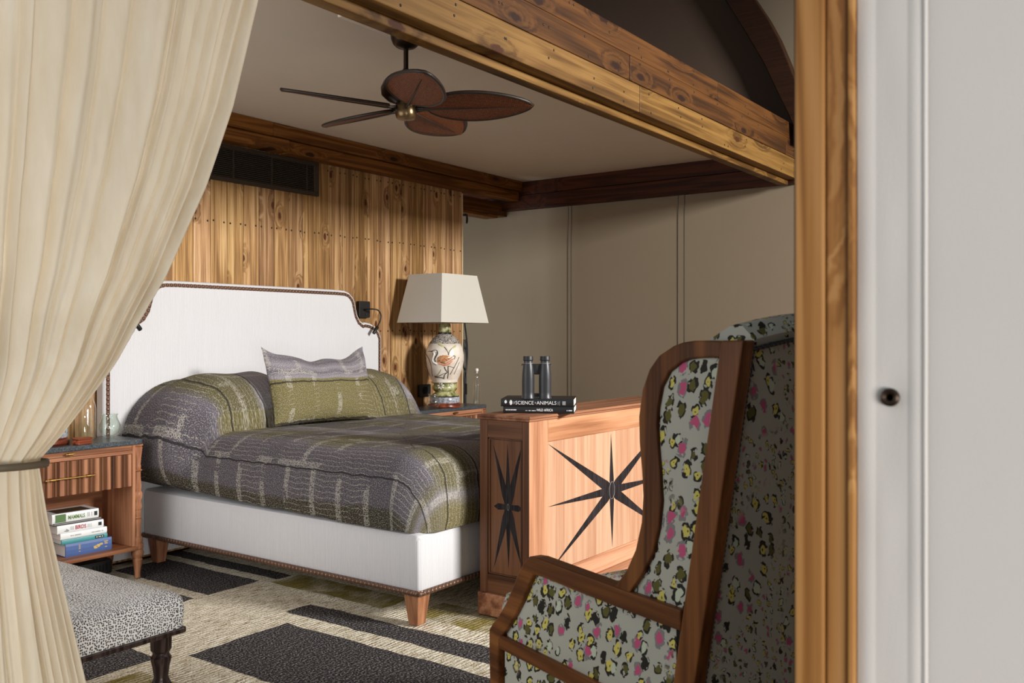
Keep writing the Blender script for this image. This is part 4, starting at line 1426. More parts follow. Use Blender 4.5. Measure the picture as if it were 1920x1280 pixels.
def lamp(cx_, label, detail=True):
    cy_ = 4.42 if detail else 4.495
    Z0 = 0.7185
    t = thing('table_lamp', label, 'lamp', (cx_, cy_, Z0), 0, 'heron table lamps on the nightstands')
    q = lambda prof: [(r, z - Z0) for r, z in prof]
    obj('wooden_foot', G().lathe(q([(0.0, 0.7185), (0.118, 0.7185), (0.126, 0.728), (0.124, 0.740), (0.112, 0.746), (0.112, 0.753), (0.0, 0.753)]), 0, 0, 40, cap=False), 'redwood', t, smooth=True)
    obj('plinth_band', G().lathe(q([(0.0, 0.753), (0.112, 0.753), (0.114, 0.757), (0.114, 0.792), (0.110, 0.797), (0.0, 0.797)]), 0, 0, 40, cap=False), 'pot_blue', t, smooth=True)
    obj('black_ring', G().lathe(q([(0.105, 0.797), (0.108, 0.799), (0.105, 0.804)]), 0, 0, 40), 'pot_black', t, smooth=True)
    ft = obj('flower_pot', G().lathe(q([(0.0, 0.803), (0.104, 0.803), (0.100, 0.812), (0.080, 0.825), (0.072, 0.833), (0.083, 0.842), (0.092, 0.856), (0.094, 0.868), (0.086, 0.885), (0.083, 0.893), (0.094, 0.900), (0.100, 0.906), (0.096, 0.912), (0.0, 0.912)]), 0, 0, 40, cap=False), 'pot_green', t, smooth='all')
    vb = obj('vase', G().lathe(q(LPROF), 0, 0, 56), 'pot_cream', t, smooth='all')
    obj('crackle_shoulder', G().lathe(q([(0.1185, 1.194), (0.110, 1.207), (0.085, 1.237), (0.058, 1.262), (0.046, 1.268), (0.0, 1.268)]), 0, 0, 56, cap=False), 'pot_scale', t, smooth='all')
    obj('neck_ring', G().lathe(q([(0.047, 1.264), (0.051, 1.268), (0.051, 1.276), (0.044, 1.280)]), 0, 0, 40), 'pot_black', t, smooth=True)
    obj('neck', G().lathe(q([(0.040, 1.279), (0.044, 1.284), (0.045, 1.30), (0.044, 1.335), (0.040, 1.345)]), 0, 0, 40), 'pot_green', t, smooth=True)
    obj('stem', G().lathe(q([(0.008, 1.345), (0.008, 1.62)]), 0, 0, 12), 'brass', t)
    # rectangular tapered shade, open above and below
    sh = G()
    zb, zt = 1.350 - Z0, 1.706 - Z0
    ab, bb_, at_, bt_ = 0.281, 0.212, 0.207, 0.158
    for e in (0.0, 0.004):
        for zz, a, b in ((zb, ab - e, bb_ - e), (zt, at_ - e, bt_ - e)):
            sh.v += [(-a - .015, -b, zz), (a - .015, -b, zz), (a - .015, b, zz), (-a - .015, b, zz)]
    for i in range(4):
        j = (i + 1) % 4
        sh.f += [(i, j, 4 + j, 4 + i), (8 + j, 8 + i, 12 + i, 12 + j), (i, 8 + i, 8 + j, j), (4 + i, 4 + j, 12 + j, 12 + i)]
    o = obj('shade', sh, 'shade', t)
    sp_ = G()
    for s in (-1, 1):
        sp_.tube([(-.015, 0, zt - .012), (-.015 + s * at_ * .97, s * bt_ * .97, zt - .012)], 0.002, 6)
        sp_.tube([(-.015, 0, zt - .012), (-.015 + s * at_ * .97, -s * bt_ * .97, zt - .012)], 0.002, 6)
    obj('shade_spider', sp_, 'brass', t)
    if not detail:
        return t
    # relief on the vase: heron, cat-tails and reeds, laid on the curved surface on the side facing the room
    toc = Vector((-cx_, -cy_, 0)).normalized()
    rt = Vector((-toc.y, toc.x, 0))

    def on(lx_, z_, lift=0.0):
        rr = interp([(z__, r__) for r__, z__ in LPROF], z_) + lift
        a = math.asin(max(-0.97, min(0.97, lx_ / rr)))
        p = rt * (rr * sin(a)) + toc * (rr * cos(a))
        return (p.x, p.y, z_ - Z0)

    # photograph scale: 4 mm to the pixel, axis at x=834 there
    P = lambda x, y: ((x - 376) / 7.53 * 0.00398 * 1.0, 1.25 - (600 + y / 7.53 - 630) / 1725 * 6.86)

    def blob(name, pts, mat, lift=0.006):
        pts = [P(*p) for p in pts]
        c = (sum(p[0] for p in pts) / len(pts), sum(p[1] for p in pts) / len(pts))
        vs = [on(c[0], c[1], lift)]
        n_ = len(pts)
        for k_, l_ in ((0.6, lift * 0.8), (1.0, -0.001)):
            vs += [on(lerp(c[0], p[0], k_), lerp(c[1], p[1], k_), l_) for p in pts]
        fs = [(0, 1 + i, 1 + (i + 1) % n_) for i in range(n_)]
        fs += [(1 + i, 1 + n_ + i, 1 + n_ + (i + 1) % n_, 1 + (i + 1) % n_) for i in range(n_)]
        obj(name, G().add(vs, fs), mat, vb, smooth='all')

    def stroke(name, pts, mat, w=0.003, w2=None):
        pts = [(p.x, p.y) for p in smooth_path([(a, b, 0) for a, b in (P(*p) for p in pts)], 5)]
        n_ = len(pts)
        rad = [lerp(w, w2 if w2 is not None else w, i / (n_ - 1)) for i in range(n_)]
        obj(name, G().tube([on(a, b, 0.001) for a, b in pts], rad, 6), mat, vb, smooth='all')

    blob('heron_belly', [(240, 585), (300, 610), (360, 612), (430, 590), (490, 545), (522, 520), (505, 565), (450, 620), (400, 645), (350, 650), (280, 630)], 'heron_belly', 0.006)
    blob('heron_wing', [(258, 560), (268, 525), (300, 497), (345, 487), (400, 490), (450, 500), (500, 508), (470, 540), (420, 575), (360, 600), (300, 605), (265, 590)], 'heron', 0.009)
    stroke('heron_tail', [(488, 505), (508, 500), (520, 515), (505, 550)], 'linedark', 0.003, 0.002)
    stroke('heron_neck', [(270, 440), (275, 465), (258, 500), (240, 535), (240, 565), (255, 580)], 'linedark', 0.0045, 0.004)
    stroke('heron_throat', [(215, 450), (228, 470), (215, 520), (208, 560), (222, 592), (260, 615)], 'whiteglaze', 0.006, 0.006)
    stroke('heron_throat_line', [(205, 455), (212, 480), (204, 530), (202, 570), (220, 605), (262, 630)], 'line', 0.0016)
    blob('heron_head', [(195, 440), (215, 424), (245, 420), (270, 430), (275, 445), (250, 450), (215, 455), (195, 450)], 'whiteglaze', 0.006)
    stroke('heron_crest', [(200, 432), (235, 422), (262, 426), (275, 445)], 'linedark', 0.003, 0.003)
    stroke('heron_beak', [(205, 440), (170, 438), (138, 443)], 'linedark', 0.0035, 0.001)
    stroke('heron_eye_line', [(190, 446), (225, 440)], 'linedark', 0.002)
    stroke('heron_leg', [(372, 650), (385, 690), (410, 730), (375, 765), (365, 820)], 'line', 0.0035, 0.003)
    stroke('heron_leg', [(424, 640), (422, 690), (425, 740), (415, 820)], 'line', 0.0035, 0.003)
    stroke('ground_line', [(235, 790), (290, 785), (350, 755), (400, 735)], 'line', 0.003, 0.002)
    stroke('ground_line', [(240, 800), (330, 805), (370, 820)], 'line', 0.003)
    blob('cattail', [(262, 325), (290, 318), (330, 335), (375, 362), (368, 382), (330, 372), (290, 350)], 'reed', 0.005)
    blob('cattail', [(465, 395), (490, 370), (525, 348), (545, 352), (530, 378), (495, 400), (470, 408)], 'reed', 0.005)
    stroke('cattail_stem', [(370, 378), (385, 395), (405, 420)], 'linedark', 0.0028)
    stroke('cattail_stem', [(395, 410), (420, 450), (425, 490)], 'line', 0.002)
    stroke('cattail_stem', [(470, 400), (440, 440), (428, 490)], 'line', 0.0025)
    stroke('reed', [(110, 478), (150, 540), (180, 620), (192, 700), (200, 790)], 'line', 0.003, 0.003)
    stroke('reed', [(78, 520), (100, 620), (140, 720), (170, 790)], 'line', 0.0022)
    stroke('reed', [(575, 520), (540, 600), (490, 690), (450, 760)], 'line', 0.0025)
    stroke('reed', [(580, 590), (550, 660), (505, 760)], 'line', 0.002)
    stroke('reed', [(425, 640), (470, 655), (510, 670)], 'line', 0.002)
    stroke('reed', [(330, 690), (305, 735), (270, 790)], 'reed', 0.003)
    # white flowers on the green pot
    for (fx, fy, R0) in ((322, 925, 0.028), (475, 912, 0.015)):
        c = P(fx, fy)
        for k_ in range(7):
            a = 2 * pi * k_ / 7 + 0.3
            rr = 0.089
            pts = []
            for da, rad in ((0, 0.15), (0.3, 0.75), (0.0, 1.0), (-0.3, 0.75)):
                lx_ = c[0] + R0 * rad * cos(a + da)
                zz = c[1] + R0 * rad * sin(a + da)
                r_ = interp([(0.826, 0.0805), (0.842, 0.086), (0.856, 0.0945), (0.868, 0.0965), (0.885, 0.0885), (0.893, 0.086), (0.90, 0.096)], zz) + 0.002
                an = math.asin(max(-0.98, min(0.98, lx_ / r_)))
                p = rt * (r_ * sin(an)) + toc * (r_ * cos(an))
                pts.append((p.x, p.y, zz - Z0))
            g_ = G().add(pts + [tuple(Vector(p) - toc * 0.006) for p in pts], [(0, 1, 2, 3), (7, 6, 5, 4), (0, 4, 5, 1), (1, 5, 6, 2), (2, 6, 7, 3), (3, 7, 4, 0)])
            obj('petal', g_, 'whiteglaze', ft)
    return t


lamp(5.328, 'ceramic table lamp with heron relief and cream tapered shade by the canvas wall')
lamp(2.335, 'ceramic table lamp hidden by the curtain, only its wooden foot showing', False)

# ================================================================== WALL LAMPS, OUTLET, HOOK, STICK


def reading_lamp(label, s):
    X = lambda x: x if s > 0 else 2 * HC - x
    t = thing('reading_lamp', label, 'wall lamp', (X(4.755), YW, 1.44), 0, 'reading lamps beside the headboard')
    lo = lambda x, y, z: (X(x) - X(4.755), y - YW, z - 1.44)
    a = lo(4.700, 0, 0)[0], lo(4.808, 0, 0)[0]
    pl = roundrect(min(a), max(a), -0.058, 0.060, 0.010)
    pt = obj('mounting_plate', G().prism(pl, cy, -0.0005, -0.034), 'black_metal', t, bevel=0.002)
    obj('switch', G().box(lo(4.765, 0, 0)[0] - .004, lo(4.765, 0, 0)[0] + .004, -0.040, -0.033, -0.038, -0.026), 'dark_plastic', pt, bevel=0.001)
    path = smooth_path([lo(4.745, 4.688, 1.440), lo(4.745, 4.655, 1.442), lo(4.765, 4.62, 1.443), lo(4.800, 4.602, 1.436), lo(4.826, 4.598, 1.405), lo(4.823, 4.598, 1.368), lo(4.803, 4.598, 1.335), lo(4.788, 4.597, 1.316)], 7)
    obj('gooseneck', G().tube(path, 0.0052, 8), 'black_metal', t, smooth='all')
    hd = G().tube([lo(4.790, 4.597, 1.319), lo(4.787, 4.597, 1.314), lo(4.752, 4.596, 1.272), lo(4.750, 4.596, 1.270)], [0.008, 0.0125, 0.0125, 0.011], 16)
    obj('lamp_head', hd, 'black_metal', t, smooth=True)
    return t


reading_lamp('black gooseneck reading lamp on the wall at the lamp side of the headboard', 1)
rl = reading_lamp('black reading lamp at the curtain side of the headboard, only its head showing', -1)
rl.location = (2.925, YW, 1.455)

t = thing('outlet', 'dark square outlet plate on the plank wall behind the lamp', 'outlet', (5.425, YW, 0.83))
pl = roundrect(-0.065, 0.068, -0.05, 0.045, 0.006)
obj('plate', G().prism(pl, cy, -0.0005, -0.022), 'dark_plastic', t, bevel=0.002)
obj('socket', G().prism(roundrect(-0.03, 0.03, -0.028, 0.028, 0.02), cy, -0.022, -0.024), 'void', t)

t = thing('wall_hook', 'black iron hook below the beam end at the plank wall edge', 'hook', (5.985, 4.79, 2.262))
obj('bar', G().tube([(-0.035, 0, -0.012), (-0.035, 0, 0.0), (0.07, 0, 0.0)], 0.007, 8), 'iron', t)
obj('hook', G().tube(smooth_path([(0.05, 0, 0.006), (0.073, 0, 0.003), (0.080, 0, -0.015), (0.078, 0, -0.055), (0.074, 0, -0.062)], 5), [0.009] * 21, 8), 'iron', t)

# carved black stick with open loops, and a black cord beside it
t = thing('carved_stick', 'black stick with openwork loops beside the plank wall edge', 'stick', (6.004, 4.765, -0.012))
g = G()
for sx in (-1, 1):
    g.tube(smooth_path([(sx * 0.012, 0, 0.62), (sx * 0.012, 0, 0.86)], 4), 0.0065, 6)
    g.tube(smooth_path([(sx * 0.006, 0, 0.985), (sx * 0.018, 0, 1.02), (sx * 0.019, 0, 1.10), (sx * 0.012, 0, 1.16), (sx * 0.013, 0, 1.20), (sx * 0.010, 0, 1.235)], 6), [0.0065] * 30 + [0.003], 8)
    g.tube(smooth_path([(sx * 0.004, 0, 0.985), (-sx * 0.012, 0, 0.94), (-sx * 0.014, 0, 0.90), (sx * -0.012, 0, 0.86)], 5), 0.006, 6)
g.tube([(0, 0, 1.155), (0, 0, 1.17)], 0.016, 8)
obj('loops', g, 'iron', t, smooth='all')
boxo('grip', (-0.020, 0.020, -0.010, 0.010, 0.775, 0.868), 'iron', t, 0.003)
obj('shaft', G().tube([(0, 0, 0.0), (0, 0, 0.78)], 0.014, 8), 'iron', t, smooth=True)
tag(obj('black_cord', G().tube(smooth_path([(6.030, 4.80, 1.62), (6.040, 4.80, 1.40), (6.066, 4.80, 1.26), (6.082, 4.80, 1.12), (6.070, 4.80, 0.98), (6.045, 4.80, 0.85), (6.050, 4.80, 0.60), (6.05, 4.80, -0.012)], 8), 0.007, 8), 'iron', smooth='all'),
    'black cord hanging down beside the carved black stick', 'cord')

# ================================================================== VENT GRILLE
t = thing('vent_grille', 'dark bronze air vent grille set high in the plank wall', 'vent', (3.63, YW, 2.315))
VX0, VX1, VZ0, VZ1 = -0.70, 0.70, -0.116, 0.112
boxo('duct_back', (VX0, VX1, -0.004, -0.0005, VZ0, VZ1), 'void', t, 0.0)
for b in ((VX0, VX1, -0.022, -0.004, VZ1 - 0.026, VZ1), (VX0, VX1, -0.022, -0.004, VZ0, VZ0 + 0.026), (VX0, VX0 + 0.042, -0.022, -0.004, VZ0 + 0.026, VZ1 - 0.026), (VX1 - 0.042, VX1, -0.022, -0.004, VZ0 + 0.026, VZ1 - 0.026)):
    boxo('frame_bar', b, 'grille', t, 0.002)
first = None
for i in range(15):
    zc = VZ0 + 0.032 + i * (VZ1 - VZ0 - 0.062) / 14
    if first is None:
        first = obj('louvre', G().add([(VX0 + .04, -.019, -.0022), (VX1 - .04, -.019, -.0022), (VX1 - .04, -.006, .0045), (VX0 + .04, -.006, .0045), (VX0 + .04, -.019, .0005), (VX1 - .04, -.019, .0005), (VX1 - .04, -.006, .0066), (VX0 + .04, -.006, .0066)],
                                      [(0, 1, 2, 3), (7, 6, 5, 4), (0, 4, 5, 1), (2, 6, 7, 3), (0, 3, 7, 4), (1, 5, 6, 2)]), 'louvre', t)
        c = first
    else:
        c = first.copy()
        COL.objects.link(c)
    c.location = (0, 0, zc)
for x in (-0.30, 0.0, 0.30, 0.597):
    boxo('divider', (x - 0.003, x + 0.003, -0.020, -0.006, VZ0 + .026, VZ1 - .026), 'grille', t, 0.0)

# ================================================================== CEILING FAN
FX, FY, FZ = 2.952, 2.665, 2.232
fan = thing('ceiling_fan', 'bronze ceiling fan with five woven wicker leaf blades', 'fan', (FX, FY, FZ))
boxo('mounting_board', (2.637 - FX, 3.142 - FX, 2.42 - FY, 2.755 - FY, 2.548 - FZ, 2.5945 - FZ), 'white_board', fan, 0.004)
obj('canopy', G().lathe([(0.066, 0.33), (0.067, 0.312), (0.064, 0.290), (0.055, 0.270), (0.040, 0.257), (0.020, 0.250), (0.012, 0.248)], 0, 0, 36), 'bronze', fan, smooth=True)
obj('downrod', G().lathe([(0.0105, 0.10), (0.0105, 0.26)], 0, 0, 16), 'bronze', fan, smooth=True)
obj('motor_housing', G().lathe([(0.012, 0.165), (0.022, 0.150), (0.030, 0.138), (0.060, 0.128), (0.095, 0.108), (0.108, 0.080), (0.104, 0.052), (0.080, 0.030), (0.045, 0.016), (0.04, 0.0)], 0, 0, 40), 'bronze', fan, smooth=True)
obj('hub_cap', G().lathe([(0.040, 0.012), (0.045, 0.004), (0.0455, -0.030), (0.042, -0.044), (0.038, -0.050), (0.0, -0.053)], 0, 0, 36), 'bronze_bright', fan, smooth=True)
# azimuths measured against the camera's right-hand direction (X axis minus 54.5 deg)
BL0, BL1, BW = 0.085, 0.545, 0.118


def blade_w(t):
    return BW * max(0.0, sin(pi * min(1.0, max(0.0, t)) ** 0.82)) ** 0.62


def blade_mesh():
    g = G()
    nu, nv = 26, 10
    for top in (0, 1):
        k0 = len(g.v)
        for j in range(nv + 1):
            for i in range(nu + 1):
                t_ = i / nu
                w = max(0.004, blade_w(t_))
                s_ = (j / nv * 2 - 1)
                zz = -0.006 * (1 - s_ * s_) + (0.003 if top else -0.003)
                g.v.append((lerp(BL0, BL1, t_), s_ * w, zz))
        for j in range(nv):
            for i in range(nu):
                g.f.append(tuple(k0 + q for q in (j * (nu + 1) + i, j * (nu + 1) + i + 1, (j + 1) * (nu + 1) + i + 1, (j + 1) * (nu + 1) + i)))
    return g


blade0 = None
for i in range(5):
    az = radians(-54.5 - 4 + 72 * i)
    mtx = Matrix.Rotation(az, 4, 'Z') @ Matrix.Rotation(radians(-15), 4, 'X')
    if blade0 is None:
        blade0 = obj('blade', blade_mesh(), 'wicker', fan, smooth='all')
        ring = [(lerp(BL0, BL1, q / 30), blade_w(q / 30), 0) for q in range(31)] + [(lerp(BL0, BL1, q / 30), -blade_w(q / 30), 0) for q in range(29, 0, -1)]
        rim0 = obj('rim', G().tube(ring, 0.0075, 6, closed=True), 'rim', blade0, smooth='all')
        spine0 = obj('blade_spine', G().tube([(0.03, 0, -0.004), (0.09, 0, -0.010), (0.3, 0, -0.011), (0.53, 0, -0.006)], [0.012, 0.006, 0.0026, 0.002], 6), 'rim', blade0, smooth='all')
        b = blade0
    else:
        b = blade0.copy()
        COL.objects.link(b)
        for ch in (rim0, spine0):
            c = ch.copy()
            COL.objects.link(c)
            c.parent = b
    b.matrix_basis = mtx

# ================================================================== CURTAIN
RIGHT_UP = [(0.948, 1.158), (1.00, 1.212), (1.18, 1.361), (1.411, 1.511), (1.678, 1.640), (1.926, 1.733), (2.269, 1.831), (2.345, 1.846)]
RIGHT_DN = [(-0.004, 1.385), (0.10, 1.352), (0.367, 1.281), (0.652, 1.214), (0.80, 1.182), (0.948, 1.158)]
LEFT_UP = [(0.948, 0.955), (1.2, 0.93), (1.6, 0.88), (2.345, 0.82)]
LEFT_DN = [(-0.004, 0.86), (0.5, 0.90), (0.948, 0.955)]
FOLDS = []
random.seed(21)
acc = 0.0
while acc < 1.0:
    w = random.choice((0.016, 0.03, 0.045, 0.06, 0.085, 0.11))
    FOLDS.append((acc, min(w, 1.0 - acc), random.uniform(0.35, 1.0), random.choice((0.5, 0.66, 0.36))))
    acc += w


def foldh(u):
    for a, w, h_, sk in FOLDS:
        if a <= u <= a + w + 1e-9:
            t_ = (u - a) / max(w, 1e-6)
            t_ = t_ * 0.5 / sk if t_ < sk else 0.5 + (t_ - sk) * 0.5 / (1 - sk)
            return h_ * (sin(pi * t_) ** 0.42)
    return 0.0


def curt(u, v):
    z = lerp(2.345, -0.004, v)
    if z > 0.948:
        xr, xl = interp(RIGHT_UP, z), interp(LEFT_UP, z)
    else:
        xr, xl = interp(RIGHT_DN, z), interp(LEFT_DN, z)
    wid = xr - xl
    gather = math.exp(-((z - 0.948) / 0.20) ** 2)
    # folds fan out from the tie: warp u so that more cloth bunches near the hanging edge above it
    uu = u ** (1.0 + 0.25 * gather)
    x = lerp(xl, xr, uu)
    amp = lerp(0.052, 0.030, gather)
    h_ = foldh(min(1, max(0, u + 0.006 * mnoise.noise((u * 9, z * 1.3, 2)))))
    h_ += 0.35 * mnoise.noise((u * 22, z * 0.9, 6)) * (1 - 0.5 * gather)
    y = 2.285 - amp * h_
    # the bundle is round where the strap holds it
    rr = (1 - (2 * uu - 1) ** 2)
    y -= 0.055 * gather * sqrt(max(0, rr))
    y -= 0.035 * math.exp(-((z - 1.12) / 0.14) ** 2) * sqrt(max(0, rr))
    x += 0.004 * mnoise.noise((u * 14, z * 2.4, 12)) * (1 - abs(2 * u - 1))
    if z < 0.948:
        y -= 0.02 * (0.948 - z) * sqrt(max(0, rr))
    return (x, y, z)


cu_t = thing('curtain', 'sheer cream curtain tied back with a strap in front of the nightstand and ottoman', 'curtain', (0, 0, 0))
obj('curtain_cloth', G().grid(curt, 420, 130), 'curtain', cu_t, smooth='all', fixn=False)
lp = []
for i in range(48):
    a = 2 * pi * i / 48
    lp.append((1.0555 + 0.112 * cos(a), 2.232 + 0.062 * sin(a), 0.9475 - 0.004 * cos(a)))
g = G()
nseg = len(lp)
for p in lp:
    d = (Vector(p) - Vector((1.0555, 2.232, 0.9475))).normalized()
    for oo, zz in ((0.0, -0.0085), (0.004, -0.0085), (0.0055, 0.0), (0.004, 0.0085), (0.0, 0.0085)):
        g.v.append((p[0] + d.x * oo, p[1] + d.y * oo, p[2] + zz))
for i in range(nseg):
    j = (i + 1) % nseg
    for k_ in range(5):
        l_ = (k_ + 1) % 5
        g.f.append((i * 5 + k_, j * 5 + k_, j * 5 + l_, i * 5 + l_))
o = obj('tieback', g, 'tieback', cu_t, smooth='all')
o['label'] = 'olive-brown tieback strap'

# ================================================================== OTTOMAN
OX0, OX1, OY0, OY1 = 0.98, 1.748, 2.495, 3.30
ot = thing('ottoman', 'spotted grey-white ottoman on dark turned legs beside the curtain', 'ottoman', (0, 0, 0))
cg2 = G()
lv = [(0.002, 0.345), (0.0, 0.352), (-0.004, 0.40), (0.0, 0.432), (0.008, 0.444), (0.022, 0.452), (0.07, 0.460), (0.2, 0.467)]
for ins, z in lv:
    pl = roundrect(OX0 + ins, OX1 - ins, OY0 + ins, OY1 - ins, max(0.02, 0.03 - ins * 0.05))
    nn = len(pl)
    cg2.v += [(a, b, z) for a, b in pl]
for l in range(len(lv) - 1):
    for i in range(nn):
        cg2.f.append((l * nn + i, l * nn + (i + 1) % nn, (l + 1) * nn + (i + 1) % nn, (l + 1) * nn + i))
cg2.f.append(tuple(range(nn))[::-1])
cg2.f.append(tuple(range((len(lv) - 1) * nn, len(lv) * nn)))
obj('cushion_top', cg2, 'dotted', ot, smooth=True)
obj('frame', G().prism(roundrect(OX0 - .002, OX1 + .002, OY0 - .003, OY1 + .002, 0.012), cz, 0.327, 0.345), 'ebony', ot, bevel=0.004)
OLEG = [(0.016, 0.0), (0.020, 0.012), (0.018, 0.03), (0.020, 0.05), (0.024, 0.075), (0.020, 0.090), (0.029, 0.105), (0.030, 0.118), (0.022, 0.132), (0.019, 0.145), (0.029, 0.160), (0.031, 0.172), (0.023, 0.188), (0.021, 0.196), (0.026, 0.23), (0.030, 0.246), (0.031, 0.256), (0.026, 0.262), (0.024, 0.270), (0.031, 0.280), (0.032, 0.328)]
for lx_, ly_ in ((OX0 + .05, OY0 + .05), (OX1 - .056, OY0 + .05), (OX0 + .05, OY1 - .05), (OX1 - .056, OY1 - .05)):
    obj('leg', G().lathe(OLEG, lx_, ly_, 28), 'ebony', ot, smooth=True)

# ================================================================== WING CHAIR
CA = radians(69)
chair = thing('wing_chair', 'leopard-print wing armchair with walnut frame beside the pine post', 'armchair', (2.1273, 1.4555, 0.0), CA)
# local axes: x forward, y to the chair's left (the side seen), z up; the seen side plane is y = 0
VW = 0.70
WO = [(-0.722, 1.2395), (-0.680, 1.2405), (-0.639, 1.240), (-0.604, 1.236), (-0.574, 1.228), (-0.526, 1.205), (-0.493, 1.172), (-0.468, 1.123), (-0.456, 1.058), (-0.458, 0.995), (-0.466, 0.933), (-0.471, 0.871), (-0.465, 0.806), (-0.444, 0.738), (-0.412, 0.683), (-0.366, 0.630)]
WI = [(-0.722, 1.203), (-0.690, 1.2035), (-0.655, 1.202), (-0.625, 1.198), (-0.597, 1.190), (-0.560, 1.168), (-0.534, 1.132), (-0.521, 1.082), (-0.518, 1.045), (-0.522, 0.990), (-0.530, 0.930), (-0.535, 0.868), (-0.526, 0.805), (-0.503, 0.738), (-0.465, 0.680), (-0.420, 0.628)]
sl = lambda z: lerp(-0.4875, -0.722, z / 1.24)          # front edge of the raked back post
ARM_O = [(-0.60, 0.632), (-0.40, 0.632), (-0.2, 0.634), (-0.03, 0.636), (0.004, 0.632), (0.032, 0.610), (0.060, 0.572), (0.088, 0.525), (0.122, 0.474), (0.160, 0.428), (0.196, 0.394), (0.214, 0.372), (0.214, 0.30), (0.207, 0.15), (0.196, 0.0)]
ARM_I = [(-0.60, 0.583), (-0.40, 0.583), (-0.2, 0.585), (-0.06, 0.588), (-0.018, 0.586), (-0.008, 0.572), (0.012, 0.540), (0.038, 0.497), (0.072, 0.450), (0.108, 0.408), (0.138, 0.378), (0.160, 0.352), (0.166, 0.29), (0.162, 0.15), (0.156, 0.0)]
cs = lambda a, b, t: (a, t, b)


def side(y0, sgn):
    """y0: outer face; material extends to y0 + sgn*..."""
    T = 0.034 * sgn
    obj('wing_frame', G().strip(WO, WI, cs, y0, y0 + T), 'chairwood_z', chair, bevel=0.004)
    post = [(sl(0.0), 0.0), (sl(1.2405), 1.2405), (sl(1.2405) - 0.064, 1.2415), (sl(0.6) - 0.066, 0.6), (sl(0.0) - 0.060, 0.0)]
    obj('back_post', G().prism(post, cs, y0 - 0.0015 * sgn, y0 + 0.036 * sgn), 'chairwood_z', chair, bevel=0.004)
    obj('arm_frame', G().strip(ARM_O, ARM_I, cs, y0 - 0.002 * sgn, y0 + 0.045 * sgn), 'chairwood_x', chair, bevel=0.005)
    obj('side_rail', G().prism([(-0.585, 0.330), (0.165, 0.330), (0.160, 0.372), (-0.585, 0.372)], cs, y0, y0 + T), 'chairwood_x', chair, bevel=0.003)
    obj('side_rail', G().prism([(-0.56, 0.10), (0.165, 0.10), (0.165, 0.135), (-0.56, 0.135)], cs, y0, y0 + T), 'chairwood_x', chair, bevel=0.003)

    # upholstered panels, bulging a little, set back inside the frames
    def padded(name, poly_lo, poly_hi, depth=0.012, mat='leopard'):
        n_ = len(poly_lo)
        rows = 8
        vs = []
        for side_ in (0, 1):
            for j in range(rows + 1):
                for i in range(n_):
                    a = lerp(poly_lo[i][0], poly_hi[i][0], j / rows)
                    b = lerp(poly_lo[i][1], poly_hi[i][1], j / rows)
                    bul = depth * (1 - (2 * j / rows - 1) ** 4) * (1 - (2 * i / (n_ - 1) - 1) ** 4) * 0.8
                    yy = y0 + 0.014 * sgn - bul * sgn if side_ == 0 else y0 + 0.050 * sgn + bul * 0.8 * sgn
                    vs.append((a, yy, b))
        fs = []
        off = (rows + 1) * n_
        for j in range(rows):
            for i in range(n_ - 1):
                q = (j * n_ + i, j * n_ + i + 1, (j + 1) * n_ + i + 1, (j + 1) * n_ + i)
                fs += [q, tuple(off + w_ for w_ in reversed(q))]
        return obj(name, G().add(vs, fs), mat, chair, smooth='all')
    # wing: between the wing's inner curve and the back post
    lo_, hi_ = [], []
    for a, b in WI:
        lo_.append((a + 0.012, b))
        hi_.append((sl(b) - 0.01, b))
    padded('wing_panel', lo_, hi_, 0.014)
    nA = 14
    xs = [lerp(-0.57, 0.150, i / (nA - 1)) for i in range(nA)]

    def top_at(x_):
        return interp([(-0.6, 0.590), (-0.02, 0.592), (0.012, 0.545), (0.072, 0.455), (0.138, 0.383), (0.16, 0.365)], x_)
    padded('arm_panel', [(x_, 0.362) for x_ in xs], [(x_, max(0.372, top_at(x_))) for x_ in xs], 0.012)
    padded('seat_side_panel', [(x_, 0.13) for x_ in xs], [(x_, 0.335) for x_ in xs], 0.010)


side(0.0, -1)
side(-VW, 1)
# back: raked slab with a cambered, rolled top
NBX = 16


def backf(face):
    def f(u, v):
        y = lerp(-0.038, -VW + 0.038, u)
        cam_ = 1 - (2 * u - 1) ** 2
        ztop = 1.272 + 0.035 * cam_
        z_ = lerp(0.12, ztop, v)
        x_ = sl(z_) - 0.058
        roll = max(0.0, (z_ - (ztop - 0.05)) / 0.05)
        if face == 0:          # rear
            x_ += 0.004 - 0.010 * (1 - (2 * u - 1) ** 4) - 0.012 * sin(pi * min(1, roll)) + 0.035 * roll ** 2
        else:                  # front
            x_ += 0.140 + 0.03 * (1 - (2 * u - 1) ** 4) * sin(pi * min(1, max(0, (v - .2) / .8))) - 0.065 * roll ** 2
        return (x_, y, z_)
    return f


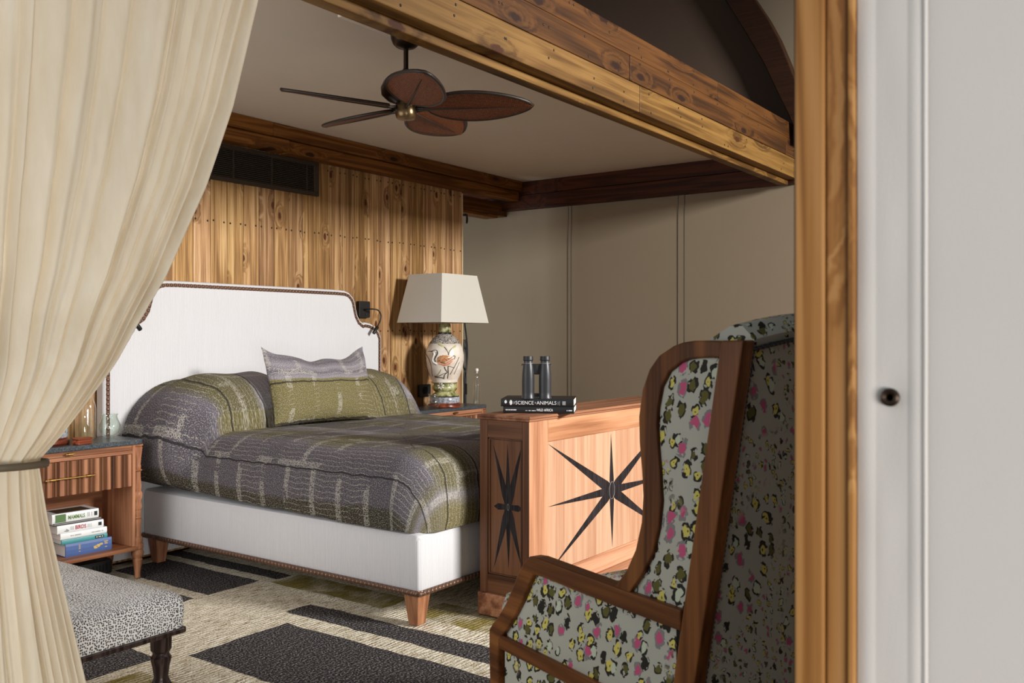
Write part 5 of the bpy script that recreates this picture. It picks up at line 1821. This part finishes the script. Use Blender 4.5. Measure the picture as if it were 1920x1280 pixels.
bk_ = G()
bk_.grid(backf(0), 24, 40)
ko = len(bk_.v)
bk_.grid(backf(1), 24, 40)
for i in range(24):
    a = 40 * 25 + i
    bk_.f.append((a, a + 1, ko + a + 1, ko + a))
for j in range(40):
    for i in (0, 24):
        a, b = j * 25 + i, (j + 1) * 25 + i
        bk_.f.append((a, b, ko + b, ko + a))
obj('backrest', bk_, 'leopard_back', chair, smooth=True)
# black gimp and nails along the edges of the rear panel
gp = G()
fR = backf(0)
edge = [fR(0.0, v / 40) for v in range(0, 39)]
edge = [(p[0] - 0.004, p[1] + 0.001, p[2]) for p in edge]
gp.tube(edge, 0.0042, 6)
topl = []
for u_ in range(0, 25):
    p = fR(u_ / 24, 0.957)
    topl.append((p[0] - 0.006, p[1], p[2]))
gp.tube(topl, 0.0050, 6)
edge2 = [fR(1.0, v / 40) for v in range(0, 39)]
gp.tube([(p[0] - 0.004, p[1] - 0.001, p[2]) for p in edge2], 0.0042, 6)
for pth in (edge, topl):
    studs_along(gp, [(p[0] - .003, p[1], p[2]) for p in pth], 0.012, 0.0055, (-1, 0, 0))
o = stuff(obj('gimp_trim', gp, 'black_cap', chair))
o['label'] = 'black gimp trim'
# seat cushion
sc_ = G()
lv = [(0.03, 0.325), (0.004, 0.345), (0.0, 0.385), (0.0, 0.43), (0.012, 0.465), (0.05, 0.482), (0.14, 0.492)]
for ins, z in lv:
    pl = roundrect(-0.47 + ins, 0.250 - ins, -VW + 0.046 + ins * .5, -0.046 - ins * .5, 0.05)
    nn = len(pl)
    sc_.v += [(a, b, z) for a, b in pl]
for l in range(len(lv) - 1):
    for i in range(nn):
        sc_.f.append((l * nn + i, l * nn + (i + 1) % nn, (l + 1) * nn + (i + 1) % nn, (l + 1) * nn + i))
sc_.f.append(tuple(range(nn))[::-1])
sc_.f.append(tuple(range((len(lv) - 1) * nn, len(lv) * nn)))
obj('seat_cushion', sc_, 'leopard', chair, smooth=True)
fs_ = G().box(-0.50, 0.19, -VW + 0.036, -0.036, 0.12, 0.33)
obj('seat_box', fs_, 'leopard', chair, bevel=0.015)
